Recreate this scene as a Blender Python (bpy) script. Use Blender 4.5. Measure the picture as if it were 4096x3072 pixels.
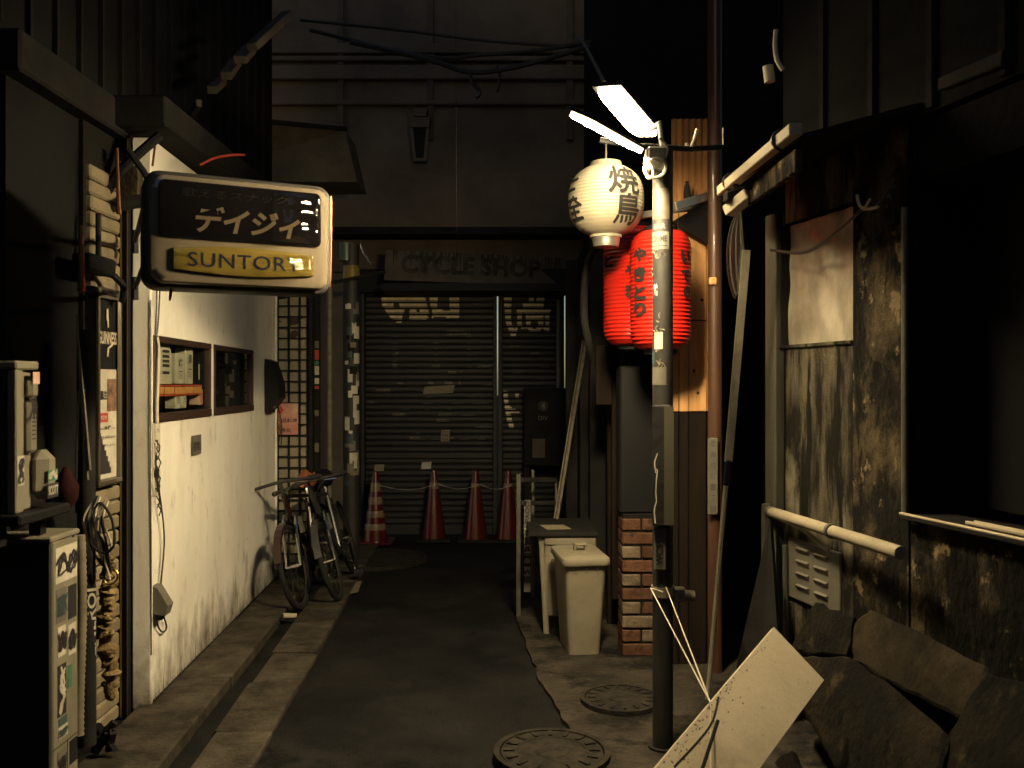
import bpy, bmesh, math, random
from mathutils import Vector, Matrix
R = math.radians
random.seed(7)
for o in list(bpy.data.objects):
    bpy.data.objects.remove(o, do_unlink=True)
scene = bpy.context.scene
C = scene.collection

# ---------------------------------------------------------------- camera
F = 900.0            # focal length in pixels of a 1024 px wide frame
H = 1.5              # eye height
cam_d = bpy.data.cameras.new('camera')
cam_d.sensor_width = 17.3
cam_d.lens = 17.3 * F / 1024.0
cam_d.clip_start = 0.05
cam_d.clip_end = 300
cam_d.dof.use_dof = True
cam_d.dof.focus_distance = 5.2
cam_d.dof.aperture_fstop = 2.0
cam = bpy.data.objects.new('camera', cam_d)
C.objects.link(cam)
cam.location = (0, 0, H)
cam.rotation_euler = (R(90), 0, 0)
scene.camera = cam

# ---------------------------------------------------------------- night sky
world = bpy.data.worlds.new('World')
scene.world = world
world.use_nodes = True
wn = world.node_tree
bg = wn.nodes['Background']
sky = wn.nodes.new('ShaderNodeTexSky')
sky.sky_type = 'NISHITA'
sky.sun_disc = False
sky.sun_elevation = R(12.0)
sky.sun_rotation = R(200)
wn.links.new(sky.outputs[0], bg.inputs[0])
bg.inputs[1].default_value = 0.07

# ---------------------------------------------------------------- exposure
scene.view_settings.view_transform = 'Standard'
scene.view_settings.look = 'None'
scene.view_settings.gamma = 1.0
scene.view_settings.exposure = 0.0
scene.view_settings.use_curve_mapping = False
scene.cycles.use_denoising = True
scene.cycles.max_bounces = 5
scene.cycles.diffuse_bounces = 3
scene.cycles.sample_clamp_indirect = 4.0
LAMP = 720.0          # radiance of the street lamp panel that faces the white wall
LAMP_COL = (1.0, 0.79, 0.445, 1)

# ---------------------------------------------------------------- helpers
def at(px, py, Y):
    return Vector(((px - 512) / F * Y, Y, H - (py - 384) / F * Y))
def on_plane(px, py, p0, n):
    d = Vector(((px - 512) / F, 1.0, -(py - 384) / F))
    c = Vector((0, 0, H))
    t = (Vector(p0) - c).dot(n) / d.dot(n)
    return c + d * t
LP0, LD = Vector((-1.646, 4.116, 0)), Vector((-0.0494, 1, 0)).normalized()
LN = Vector((LD.y, -LD.x, 0))
def lw(px, py, off=0.0):
    return on_plane(px, py, LP0 + LN * off, LN)
def lx(Y, off=0.0):
    return -1.646 - 0.0494 * (Y - 4.116) + off
RP0, RD = Vector((1.26, 4.2, 0)), Vector((-0.235, 1, 0)).normalized()
RN = Vector((-RD.y, RD.x, 0))
def rw(px, py, off=0.0):
    return on_plane(px, py, RP0 + RN * off, RN)
def rx(Y, off=0.0):
    return 1.26 + 0.235 * (4.2 - Y) - off
def gp(px, py):
    Y = H * F / (py - 384)
    return Vector(((px - 512) / F * Y, Y, 0))
UP = Vector((0, 0, 1))

def mat(name, col, rough=0.7, metal=0.0, col2=None, nscale=6.0, ncontrast=(0.35, 0.65), stretch=(1, 1, 1),
        bump=0.0, bscale=60.0, var=0.0, emit=None, estr=0.0, spec=0.5, sub=0.0, coat=0.0, fine=0.0, rvar=0.0, bdist=0.01):
    m = bpy.data.materials.new(name)
    m.use_nodes = True
    nt = m.node_tree
    b = nt.nodes['Principled BSDF']
    b.inputs['Base Color'].default_value = (*col, 1)
    b.inputs['Roughness'].default_value = rough
    b.inputs['Metallic'].default_value = metal
    b.inputs['Specular IOR Level'].default_value = min(spec, 0.08) if rough >= 0.8 else spec
    if coat:
        b.inputs['Coat Weight'].default_value = coat
        b.inputs['Coat Roughness'].default_value = 0.08
    if sub:
        b.inputs['Subsurface Weight'].default_value = sub
        b.inputs['Subsurface Scale'].default_value = 0.02
    tc = nt.nodes.new('ShaderNodeTexCoord')
    mp = nt.nodes.new('ShaderNodeMapping')
    mp.inputs['Scale'].default_value = stretch
    nt.links.new(tc.outputs['Object'], mp.inputs['Vector'])
    out = None
    if col2 is not None:
        n = nt.nodes.new('ShaderNodeTexNoise')
        n.inputs['Scale'].default_value = nscale
        n.inputs['Detail'].default_value = 9
        n.inputs['Roughness'].default_value = 0.65
        nt.links.new(mp.outputs[0], n.inputs['Vector'])
        r = nt.nodes.new('ShaderNodeValToRGB')
        r.color_ramp.elements[0].position = ncontrast[0]
        r.color_ramp.elements[1].position = ncontrast[1]
        r.color_ramp.elements[0].color = (*col, 1)
        r.color_ramp.elements[1].color = (*col2, 1)
        nt.links.new(n.outputs['Fac'], r.inputs[0])
        out = r.outputs[0]
        if rvar:
            mr = nt.nodes.new('ShaderNodeMapRange')
            mr.inputs['To Min'].default_value = rough
            mr.inputs['To Max'].default_value = rough + rvar
            nt.links.new(n.outputs['Fac'], mr.inputs['Value'])
            nt.links.new(mr.outputs[0], b.inputs['Roughness'])
    if fine:
        n3 = nt.nodes.new('ShaderNodeTexNoise')
        n3.inputs['Scale'].default_value = 180
        n3.inputs['Detail'].default_value = 3
        nt.links.new(tc.outputs['Object'], n3.inputs['Vector'])
        mr3 = nt.nodes.new('ShaderNodeMapRange')
        mr3.inputs['From Min'].default_value = 0.3
        mr3.inputs['From Max'].default_value = 0.7
        mr3.inputs['To Min'].default_value = 1 - fine
        mr3.inputs['To Max'].default_value = 1 + fine
        nt.links.new(n3.outputs['Fac'], mr3.inputs['Value'])
        mx3 = nt.nodes.new('ShaderNodeVectorMath')
        mx3.operation = 'SCALE'
        if out is not None:
            nt.links.new(out, mx3.inputs[0])
        else:
            mx3.inputs[0].default_value = col
        nt.links.new(mr3.outputs[0], mx3.inputs['Scale'])
        out = mx3.outputs[0]
    if var:
        oi = nt.nodes.new('ShaderNodeObjectInfo')
        mr = nt.nodes.new('ShaderNodeMapRange')
        mr.inputs['To Min'].default_value = 1 - var
        mr.inputs['To Max'].default_value = 1 + var
        nt.links.new(oi.outputs['Random'], mr.inputs['Value'])
        mx = nt.nodes.new('ShaderNodeVectorMath')
        mx.operation = 'SCALE'
        if out is not None:
            nt.links.new(out, mx.inputs[0])
        else:
            mx.inputs[0].default_value = col
        nt.links.new(mr.outputs[0], mx.inputs['Scale'])
        out = mx.outputs[0]
    if out is not None:
        nt.links.new(out, b.inputs['Base Color'])
    if bump:
        n2 = nt.nodes.new('ShaderNodeTexNoise')
        n2.inputs['Scale'].default_value = bscale
        n2.inputs['Detail'].default_value = 6
        nt.links.new(mp.outputs[0], n2.inputs['Vector'])
        bp = nt.nodes.new('ShaderNodeBump')
        bp.inputs['Strength'].default_value = bump
        bp.inputs['Distance'].default_value = bdist
        nt.links.new(n2.outputs['Fac'], bp.inputs['Height'])
        nt.links.new(bp.outputs[0], b.inputs['Normal'])
    if emit:
        b.inputs['Emission Color'].default_value = emit
        b.inputs['Emission Strength'].default_value = estr
    return m

def one_sided(m):
    nt = m.node_tree
    b = nt.nodes['Principled BSDF']
    g = nt.nodes.new('ShaderNodeNewGeometry')
    mm = nt.nodes.new('ShaderNodeMath'); mm.operation = 'MULTIPLY_ADD'
    e = b.inputs['Emission Strength'].default_value
    mm.inputs[1].default_value = -e; mm.inputs[2].default_value = e
    nt.links.new(g.outputs['Backfacing'], mm.inputs[0])
    nt.links.new(mm.outputs[0], b.inputs['Emission Strength'])
    return m
def glass_mat(name, tint=(0.9, 0.95, 0.9), rough=0.03, ior=1.35, bump=0.0):
    m = bpy.data.materials.new(name)
    m.use_nodes = True
    nt = m.node_tree
    nt.nodes.remove(nt.nodes['Principled BSDF'])
    out = nt.nodes['Material Output']
    t = nt.nodes.new('ShaderNodeBsdfTransparent')
    t.inputs[0].default_value = (*tint, 1)
    g = nt.nodes.new('ShaderNodeBsdfGlossy')
    g.inputs['Roughness'].default_value = rough
    lw_ = nt.nodes.new('ShaderNodeLayerWeight')
    lw_.inputs[0].default_value = 0.5
    pw_ = nt.nodes.new('ShaderNodeMath')
    pw_.operation = 'POWER'
    pw_.inputs[1].default_value = 4.0
    nt.links.new(lw_.outputs['Facing'], pw_.inputs[0])
    fr = nt.nodes.new('ShaderNodeMath')
    fr.operation = 'MULTIPLY_ADD'
    fr.inputs[1].default_value = 0.6
    fr.inputs[2].default_value = 0.04
    nt.links.new(pw_.outputs[0], fr.inputs[0])
    mx = nt.nodes.new('ShaderNodeMixShader')
    nt.links.new(fr.outputs[0], mx.inputs[0])
    nt.links.new(t.outputs[0], mx.inputs[1])
    nt.links.new(g.outputs[0], mx.inputs[2])
    nt.links.new(mx.outputs[0], out.inputs[0])
    return m

class MB:
    """collects shapes in world coordinates"""
    def __init__(s, M=None):
        s.v, s.f = [], []
        s.M = M or Matrix.Identity(4)
    def add(s, vs, fs):
        k = len(s.v)
        s.v += [s.M @ Vector(p) for p in vs]
        s.f += [tuple(i + k for i in f) for f in fs]
        return s
    def box(s, lo, hi, bev=0.0, taper=None):
        x0, y0, z0 = lo
        x1, y1, z1 = hi
        return s.obox(Vector(((x0 + x1) / 2, (y0 + y1) / 2, (z0 + z1) / 2)), Vector((1, 0, 0)), Vector((0, 1, 0)), UP,
                      abs(x1 - x0), abs(y1 - y0), abs(z1 - z0), bev)
    def obox(s, c, a, b, n, la, lb, ln, bev=0.0):
        """oriented box about centre c with axes a, b, n and full lengths; bev chamfers every edge"""
        c, a, b, n = Vector(c), Vector(a).normalized(), Vector(b).normalized(), Vector(n).normalized()
        bm = bmesh.new()
        bmesh.ops.create_cube(bm, size=1.0)
        for v in bm.verts:
            v.co = Vector((v.co.x * la, v.co.y * lb, v.co.z * ln))
        if bev:
            bmesh.ops.bevel(bm, geom=list(bm.edges), offset=min(bev, la * .45, lb * .45, ln * .45), segments=1, affect='EDGES')
        bm.verts.index_update()
        vs = [c + a * v.co.x + b * v.co.y + n * v.co.z for v in bm.verts]
        fs = [[v.index for v in f.verts] for f in bm.faces]
        bm.free()
        return s.add(vs, fs)
    def prism(s, pts, d):
        """closed polygon of 3d points extruded by vector d"""
        pts = [Vector(p) for p in pts]
        d = Vector(d)
        k = len(pts)
        vs = pts + [p + d for p in pts]
        fs = [tuple(range(k))[::-1], tuple(range(k, 2 * k))]
        fs += [(i, (i + 1) % k, k + (i + 1) % k, k + i) for i in range(k)]
        return s.add(vs, fs)
    def quad(s, a, b, c, d):
        return s.add([a, b, c, d], [(0, 1, 2, 3)])
    def tube(s, pts, r, seg=8, cap=True):
        pts = [Vector(p) for p in pts]
        n = len(pts)
        rr = r if isinstance(r, (list, tuple)) else [r] * n
        vs, fs = [], []
        pa = None
        for i, p in enumerate(pts):
            t = (pts[min(i + 1, n - 1)] - pts[max(i - 1, 0)]).normalized()
            if pa is None:
                a = t.orthogonal().normalized()
            else:
                a = (pa - t * pa.dot(t))
                a = a.normalized() if a.length > 1e-6 else t.orthogonal().normalized()
            pa = a
            b = t.cross(a)
            for k in range(seg):
                an = 2 * math.pi * k / seg
                vs.append(p + (a * math.cos(an) + b * math.sin(an)) * rr[i])
        for i in range(n - 1):
            for k in range(seg):
                k2 = (k + 1) % seg
                fs.append((i * seg + k, i * seg + k2, (i + 1) * seg + k2, (i + 1) * seg + k))
        if cap:
            fs.append(tuple(range(seg))[::-1])
            fs.append(tuple((n - 1) * seg + k for k in range(seg)))
        return s.add(vs, fs)
    def lathe(s, c, prof, seg=24, axis=None):
        """profile of (r, z) about a vertical axis through c"""
        c = Vector(c)
        vs, fs = [], []
        for r, z in prof:
            for k in range(seg):
                an = 2 * math.pi * k / seg
                vs.append(c + Vector((r * math.cos(an), r * math.sin(an), z)))
        n = len(prof)
        for i in range(n - 1):
            for k in range(seg):
                k2 = (k + 1) % seg
                fs.append((i * seg + k, i * seg + k2, (i + 1) * seg + k2, (i + 1) * seg + k))
        fs.append(tuple(range(seg))[::-1])
        fs.append(tuple((n - 1) * seg + k for k in range(seg)))
        return s.add(vs, fs)
    def ring(s, c, a, b, Rr, r, seg=28, ts=6):
        """torus about centre c in the plane of a, b"""
        c, a, b = Vector(c), Vector(a).normalized(), Vector(b).normalized()
        n = a.cross(b)
        vs, fs = [], []
        for i in range(seg):
            an = 2 * math.pi * i / seg
            d = a * math.cos(an) + b * math.sin(an)
            for k in range(ts):
                t = 2 * math.pi * k / ts
                vs.append(c + d * (Rr + r * math.cos(t)) + n * (r * math.sin(t)))
        for i in range(seg):
            for k in range(ts):
                fs.append((i * ts + k, ((i + 1) % seg) * ts + k, ((i + 1) % seg) * ts + (k + 1) % ts, i * ts + (k + 1) % ts))
        return s.add(vs, fs)

WL = {}
def _mesh(name, mb, loc, m, smooth=False):
    me = bpy.data.meshes.new(name)
    me.from_pydata([tuple(v - loc) for v in mb.v], [], mb.f)
    me.update()
    bm = bmesh.new()
    bm.from_mesh(me)
    bmesh.ops.recalc_face_normals(bm, faces=list(bm.faces))
    bm.to_mesh(me)
    bm.free()
    if m:
        me.materials.append(m)
    if smooth:
        for p in me.polygons:
            p.use_smooth = True
        try:
            me.set_sharp_from_angle(angle=R(40))
        except Exception:
            pass
    return me
def tag(o, label=None, cat=None, group=None, kind=None):
    if label: o['label'] = label
    if cat: o['category'] = cat
    if group: o['group'] = group
    if kind: o['kind'] = kind
    return o
def thing(name, label, cat, loc, group=None):
    o = bpy.data.objects.new(name, None)
    o.empty_display_size = 0.05
    C.objects.link(o)
    o.location = loc
    WL[o.name] = Vector(loc)
    return tag(o, label, cat, group)
def part(name, mb, m, parent, smooth=False, label=None, kind=None):
    loc = WL[parent.name]
    o = bpy.data.objects.new(name, _mesh(name, mb, loc, m, smooth))
    C.objects.link(o)
    o.parent = parent
    WL[o.name] = loc
    return tag(o, label, None, None, kind)
def solo(name, mb, m, label, cat, smooth=False, group=None, loc=None):
    if loc is None:
        n = len(mb.v)
        loc = Vector((sum(v.x for v in mb.v) / n, sum(v.y for v in mb.v) / n, min(v.z for v in mb.v)))
    o = bpy.data.objects.new(name, _mesh(name, mb, Vector(loc), m, smooth))
    C.objects.link(o)
    o.location = loc
    WL[o.name] = Vector(loc)
    return tag(o, label, cat, group)
def struct(name, mb, m, smooth=False):
    o = bpy.data.objects.new(name, _mesh(name, mb, Vector((0, 0, 0)), m, smooth))
    C.objects.link(o)
    WL[o.name] = Vector((0, 0, 0))
    o['kind'] = 'structure'
    return o
def piece(name, src_mesh, parent, world_loc, rot=None, scale=None):
    """one more piece that shares mesh data, placed at a world position"""
    o = bpy.data.objects.new(name, src_mesh)
    C.objects.link(o)
    o.parent = parent
    o.location = Vector(world_loc) - WL[parent.name]
    if rot: o.rotation_euler = rot
    if scale: o.scale = scale
    return o

_tcache = {}
def text_shape(body, size=1.0, bold=0.0, shear=0.0, space=1.0):
    key = (body, bold, shear, space)
    if key not in _tcache:
        cu = bpy.data.curves.new('t', 'FONT')
        cu.body = body
        cu.align_x = 'CENTER'
        cu.align_y = 'CENTER'
        cu.size = 1.0
        cu.offset = bold
        cu.shear = shear
        cu.space_character = space
        cu.resolution_u = 3
        ob = bpy.data.objects.new('t', cu)
        C.objects.link(ob)
        dg = bpy.context.evaluated_depsgraph_get()
        me = bpy.data.meshes.new_from_object(ob.evaluated_get(dg))
        vs = [(v.co.x, v.co.y) for v in me.vertices]
        fs = [tuple(p.vertices) for p in me.polygons]
        bpy.data.objects.remove(ob, do_unlink=True)
        bpy.data.curves.remove(cu)
        bpy.data.meshes.remove(me)
        if vs:
            x0, x1 = min(v[0] for v in vs), max(v[0] for v in vs)
            y0, y1 = min(v[1] for v in vs), max(v[1] for v in vs)
            vs = [(x - (x0 + x1) / 2, y - (y0 + y1) / 2) for x, y in vs]
            _tcache[key] = (vs, fs, x1 - x0, y1 - y0)
        else:
            _tcache[key] = ([], [], 1, 1)
    return _tcache[key]
def text_mb(mb, body, c, a, b, w=None, h=None, bold=0.0, shear=0.0, space=1.0, off=0.002):
    """lettering centred on c; a = reading direction, b = up; fitted to width w and / or height h"""
    vs, fs, tw, th = text_shape(body, 1.0, bold, shear, space)
    sx = w / tw if w else None
    sy = h / th if h else None
    sx = sx or sy
    sy = sy or sx
    c, a, b = Vector(c), Vector(a).normalized(), Vector(b).normalized()
    n = a.cross(b)
    mb.add([c + a * (x * sx) + b * (y * sy) + n * off for x, y in vs], fs)
    return mb
def squiggle(mb, c, a, b, w, h, seed, width=0.006, strokes=3, off=0.002):
    """a scrawled marker tag"""
    rnd = random.Random(seed)
    c, a, b = Vector(c), Vector(a).normalized(), Vector(b).normalized()
    n = a.cross(b)
    for q in range(strokes):
        k = 9
        ph = rnd.uniform(0, 6)
        pts = []
        for i in range(k):
            t = i / (k - 1)
            pts.append(((t - .5) * w + rnd.uniform(-.12, .12) * w, math.sin(ph + t * rnd.uniform(5, 11)) * h * .42 + rnd.uniform(-.08, .08) * h))
        for i in range(k - 1):
            (x0, y0), (x1, y1) = pts[i], pts[i + 1]
            d = Vector((x1 - x0, y1 - y0))
            if d.length < 1e-5: continue
            p = Vector((-d.y, d.x)).normalized() * width * rnd.uniform(.35, .65)
            o = n * (off + q * .0004 + i * .00004)
            mb.quad(c + a * (x0 - p.x) + b * (y0 - p.y) + o, c + a * (x1 - p.x) + b * (y1 - p.y) + o,
                    c + a * (x1 + p.x) + b * (y1 + p.y) + o, c + a * (x0 + p.x) + b * (y0 + p.y) + o)
    return mb
def rrect(w, h, r, seg=6, bow=0.0):
    """rounded rectangle outline in 2d"""
    pts = []
    for cx, cy, a0 in ((w / 2 - r, h / 2 - r, 0), (-w / 2 + r, h / 2 - r, 90), (-w / 2 + r, -h / 2 + r, 180), (w / 2 - r, -h / 2 + r, 270)):
        for i in range(seg + 1):
            an = R(a0 + 90 * i / seg)
            pts.append((cx + r * math.cos(an), cy + r * math.sin(an)))
    return pts
def catmull(pts, n=6):
    pts = [Vector(p) for p in pts]
    out = []
    for i in range(len(pts) - 1):
        p0, p1, p2, p3 = pts[max(i - 1, 0)], pts[i], pts[i + 1], pts[min(i + 2, len(pts) - 1)]
        for k in range(n):
            t = k / n
            out.append(0.5 * ((2 * p1) + (p2 - p0) * t + (2 * p0 - 5 * p1 + 4 * p2 - p3) * t * t + (3 * p1 - p0 - 3 * p2 + p3) * t ** 3))
    out.append(pts[-1])
    return out

# ---------------------------------------------------------------- materials
m_asphalt = mat('asphalt', (0.007, 0.007, 0.0078), 0.85, col2=(0.018, 0.0168, 0.0162), nscale=1.7, ncontrast=(.36, .68), bump=0.8, bscale=230, fine=0.6)
m_concrete = mat('concrete', (0.10, 0.088, 0.07), 0.85, col2=(0.22, 0.19, 0.15), nscale=5, bump=0.4, bscale=70, var=0.15, fine=0.2)
m_slab = mat('kerb_concrete', (0.026, 0.0225, 0.018), 0.85, col2=(0.072, 0.061, 0.047), nscale=7, bump=0.5, bscale=55, var=0.12, fine=0.25)
m_apron = mat('apron_concrete', (0.015, 0.0135, 0.012), 0.85, col2=(0.055, 0.046, 0.036), nscale=3.5, bump=0.7, bscale=40, fine=0.3)
m_iron = mat('cast_iron', (0.014, 0.013, 0.0125), 0.8, 0.2, col2=(0.042, 0.036, 0.028), nscale=14, bump=0.4, bscale=90)
m_whitewall = mat('white_render', (0.80, 0.77, 0.70), 0.75, col2=(0.66, 0.61, 0.52), nscale=2.2, ncontrast=(0.42, 0.78), stretch=(1, 1, 0.25), bump=0.25, bscale=38, fine=0.06)
def blotch(m, col, scale, lo, hi, stretch=(1, 1, 1), amount=1.0, seed=0.0):
    """a second layer of stains or flakes with outlines of their own"""
    nt = m.node_tree; b = nt.nodes['Principled BSDF']
    src = b.inputs['Base Color'].links[0].from_socket
    tc = nt.nodes.new('ShaderNodeTexCoord')
    mpd = nt.nodes.new('ShaderNodeMapping'); mpd.inputs['Scale'].default_value = stretch; mpd.inputs['Location'].default_value = (seed, seed * .7, seed * .3)
    nt.links.new(tc.outputs['Object'], mpd.inputs[0])
    n = nt.nodes.new('ShaderNodeTexNoise'); n.inputs['Scale'].default_value = scale; n.inputs['Detail'].default_value = 11; n.inputs['Roughness'].default_value = .68
    nt.links.new(mpd.outputs[0], n.inputs['Vector'])
    mr = nt.nodes.new('ShaderNodeMapRange'); mr.inputs['From Min'].default_value = lo; mr.inputs['From Max'].default_value = hi; mr.inputs['To Max'].default_value = amount
    nt.links.new(n.outputs['Fac'], mr.inputs['Value'])
    mx = nt.nodes.new('ShaderNodeMix'); mx.data_type = 'RGBA'
    mx.inputs['B'].default_value = (*col, 1)
    nt.links.new(mr.outputs[0], mx.inputs['Factor']); nt.links.new(src, mx.inputs['A'])
    nt.links.new(mx.outputs['Result'], b.inputs['Base Color'])
    return m
blotch(m_asphalt, (.026, .024, .022), 1.1, .52, .66, amount=.8, seed=3)
blotch(m_asphalt, (.004, .004, .0045), 2.3, .56, .63, amount=.8, seed=9)
blotch(m_asphalt, (.045, .042, .038), 130, .62, .72, amount=.8, seed=1)
blotch(m_apron, (.006, .006, .006), 2.6, .52, .60, amount=.9, seed=5)
blotch(m_apron, (.075, .062, .045), 9, .60, .70, amount=.7, seed=2)
blotch(m_slab, (.02, .018, .015), 4.0, .54, .64, amount=.8, seed=4)
blotch(m_whitewall, (.50, .40, .24), 1.3, .52, .80, (1, 1.5, .5), .55, 6)
blotch(m_whitewall, (.30, .25, .17), 5.0, .62, .74, (1, 2.2, .22), .5, 8)
def wall_dirt(m):
    nt = m.node_tree; b = nt.nodes['Principled BSDF']
    src = b.inputs['Base Color'].links[0].from_socket
    tc = nt.nodes.new('ShaderNodeTexCoord'); sep = nt.nodes.new('ShaderNodeSeparateXYZ')
    nt.links.new(tc.outputs['Object'], sep.inputs[0])
    mpd = nt.nodes.new('ShaderNodeMapping'); mpd.inputs['Scale'].default_value = (1, 2.4, 1.1)
    nt.links.new(tc.outputs['Object'], mpd.inputs[0])
    n = nt.nodes.new('ShaderNodeTexNoise'); n.inputs['Scale'].default_value = 3.2; n.inputs['Detail'].default_value = 10; n.inputs['Roughness'].default_value = .7
    nt.links.new(mpd.outputs[0], n.inputs['Vector'])
    hgt = nt.nodes.new('ShaderNodeMapRange'); hgt.inputs['From Min'].default_value = 0.0; hgt.inputs['From Max'].default_value = 0.42; hgt.inputs['To Min'].default_value = .27; hgt.inputs['To Max'].default_value = -.06
    nt.links.new(sep.outputs['Z'], hgt.inputs['Value'])
    ad = nt.nodes.new('ShaderNodeMath'); ad.operation = 'ADD'
    nt.links.new(n.outputs['Fac'], ad.inputs[0]); nt.links.new(hgt.outputs[0], ad.inputs[1])
    rp_ = nt.nodes.new('ShaderNodeValToRGB'); rp_.color_ramp.elements[0].position = .50; rp_.color_ramp.elements[1].position = .84
    rp_.color_ramp.elements[0].color = (0, 0, 0, 1); rp_.color_ramp.elements[1].color = (1, 1, 1, 1)
    nt.links.new(ad.outputs[0], rp_.inputs[0])
    mx = nt.nodes.new('ShaderNodeMix'); mx.data_type = 'RGBA'
    mx.inputs['B'].default_value = (.13, .105, .07, 1)
    nt.links.new(rp_.outputs[0], mx.inputs['Factor']); nt.links.new(src, mx.inputs['A'])
    nt.links.new(mx.outputs['Result'], b.inputs['Base Color'])
wall_dirt(m_whitewall)
m_stain = mat('grime', (0.12, 0.10, 0.08), 0.9)
m_brickL = mat('buff_brick', (0.15, 0.125, 0.085), 0.8, col2=(0.22, 0.18, 0.12), nscale=9, bump=0.35, bscale=60, var=0.18, fine=0.12)
m_mortar = mat('mortar', (0.014, 0.013, 0.012), 0.95, bump=0.4, bscale=90)
m_black = mat('black_paint', (0.009, 0.009, 0.010), 0.6, spec=.2, bump=0.1, bscale=50)
m_dark = mat('dark_grime', (0.013, 0.0125, 0.0125), 0.85, col2=(0.024, 0.022, 0.021), nscale=4, bump=0.4, bscale=30)
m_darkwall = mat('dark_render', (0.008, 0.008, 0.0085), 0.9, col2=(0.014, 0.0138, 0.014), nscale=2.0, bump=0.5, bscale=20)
m_plaster = mat('old_plaster', (0.012, 0.011, 0.010), 0.9, col2=(0.14, 0.106, 0.062), nscale=4.6, ncontrast=(0.47, 0.72), stretch=(1, 1, 0.6), bump=0.9, bscale=26, fine=0.35, bdist=0.02)
m_plaster2 = mat('streaked_plaster', (0.013, 0.012, 0.0105), 0.85, col2=(0.10, 0.086, 0.059), nscale=5.0, ncontrast=(0.44, 0.62), stretch=(1, 1.6, 0.35), bump=0.5, bscale=30, fine=0.3)
blotch(m_plaster, (.23, .175, .105), 9.0, .575, .63, (1, 1, .8), .9, 2)
blotch(m_plaster, (.008, .0075, .007), 5.0, .53, .60, (1, 1.6, .22), .9, 7)
blotch(m_plaster, (.007, .0065, .006), 2.0, .55, .62, (1, 1, 1), .8, 4)
blotch(m_plaster2, (.20, .178, .125), 2.2, .54, .64, (1, 1, .5), .8, 5)
blotch(m_plaster2, (.008, .0075, .007), 7.0, .53, .585, (1, 1.5, .16), .95, 3)
m_brass = mat('brass_edge', (0.45, 0.34, 0.12), 0.35, 0.9)
m_copper = mat('copper', (0.55, 0.25, 0.12), 0.3, 1.0, col2=(0.35, 0.15, 0.08), nscale=12)
m_ac = mat('ac_enamel', (0.24, 0.215, 0.16), 0.45, col2=(0.16, 0.145, 0.11), nscale=7, stretch=(1, 1, .4), bump=0.08, bscale=40, fine=0.08)
m_grille = mat('ac_grille', (0.02, 0.02, 0.02), 0.6)
m_paper = mat('paper', (0.55, 0.51, 0.43), 0.8, col2=(0.42, 0.38, 0.30), nscale=9, fine=0.08)
m_ink = mat('black_ink', (0.02, 0.018, 0.02), 0.6)
m_inkblue = mat('blue_ink', (0.035, 0.055, 0.06), 0.6)
m_inkred = mat('red_ink', (0.42, 0.05, 0.03), 0.6)
m_green = mat('green_sticker', (0.05, 0.16, 0.08), 0.6)
m_teal = mat('teal_sticker', (0.045, 0.085, 0.085), 0.6)
m_foam = mat('expanding_foam', (0.30, 0.21, 0.10), 0.85, col2=(0.10, 0.07, 0.036), nscale=16, bump=0.9, bscale=45, bdist=0.02)
m_wrap = mat('pipe_wrap', (0.20, 0.172, 0.12), 0.65, col2=(0.12, 0.10, 0.07), nscale=9, stretch=(1, 1, 2))
m_cable = mat('black_cable', (0.02, 0.02, 0.02), 0.45)
m_cablew = mat('pale_cable', (0.55, 0.49, 0.38), 0.5)
m_signcase = mat('sign_case', (0.045, 0.04, 0.036), 0.5, bump=0.1, bscale=30)
m_signface = mat('sign_plastic', (0.25, 0.205, 0.145), 0.22, col2=(0.20, 0.165, 0.118), nscale=4, coat=0.5, bump=0.03, bscale=6)
m_signdark = mat('sign_dark_plastic', (0.008, 0.007, 0.008), 0.10, spec=0.3, coat=0.15, bump=0.25, bscale=9.0, bdist=0.02)
m_signyellow = mat('sign_yellow_plastic', (0.21, 0.155, 0.035), 0.12, coat=0.6, bump=0.4, bscale=14.0, stretch=(0.6, 0.6, 2.2), bdist=0.025)
m_signletter = mat('sign_letter', (0.14, 0.105, 0.068), 0.3)
m_signink = mat('sign_ink', (0.015, 0.018, 0.03), 0.3)
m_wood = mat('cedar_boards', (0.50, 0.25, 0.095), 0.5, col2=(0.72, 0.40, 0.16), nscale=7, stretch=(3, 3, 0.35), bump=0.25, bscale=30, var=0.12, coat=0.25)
m_woodpost = mat('varnished_post', (0.042, 0.018, 0.010), 0.5, col2=(0.085, 0.036, 0.017), nscale=8, stretch=(3, 3, .3), bump=0.15, bscale=22, coat=0.3)
m_copperpanel = mat('copper_panel', (0.36, 0.19, 0.08), 0.38, 0.35, col2=(0.50, 0.28, 0.12), nscale=6, stretch=(3, 3, .2))
m_alu = mat('aluminium', (0.42, 0.40, 0.35), 0.35, 0.85, col2=(0.45, 0.43, 0.38), nscale=10, bump=0.05, bscale=30)
m_galv = mat('galvanised', (0.16, 0.155, 0.13), 0.45, 0.5, col2=(0.09, 0.087, 0.072), nscale=9, bump=0.1, bscale=40)
m_steel = mat('stainless_sheet', (0.62, 0.57, 0.45), 0.42, 0.25, col2=(0.20, 0.18, 0.135), nscale=3, bump=0.55, bscale=5.0, stretch=(1, 1.0, 0.55), bdist=0.03)
m_paleboard = mat('painted_board', (0.50, 0.43, 0.31), 0.7, col2=(0.40, 0.34, 0.235), nscale=3, ncontrast=(0.4, 0.8), stretch=(1, 1, 1), bump=0.15, bscale=35, fine=0.06)
blotch(m_paleboard, (.24, .19, .115), 2.6, .54, .72, amount=.55, seed=3)
blotch(m_paleboard, (.08, .062, .04), 42, .63, .70, amount=.8, seed=5)
m_bin = mat('bin_plastic', (0.26, 0.23, 0.165), 0.55, col2=(0.20, 0.175, 0.125), nscale=6, bump=0.1, bscale=60, fine=0.06)
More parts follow.
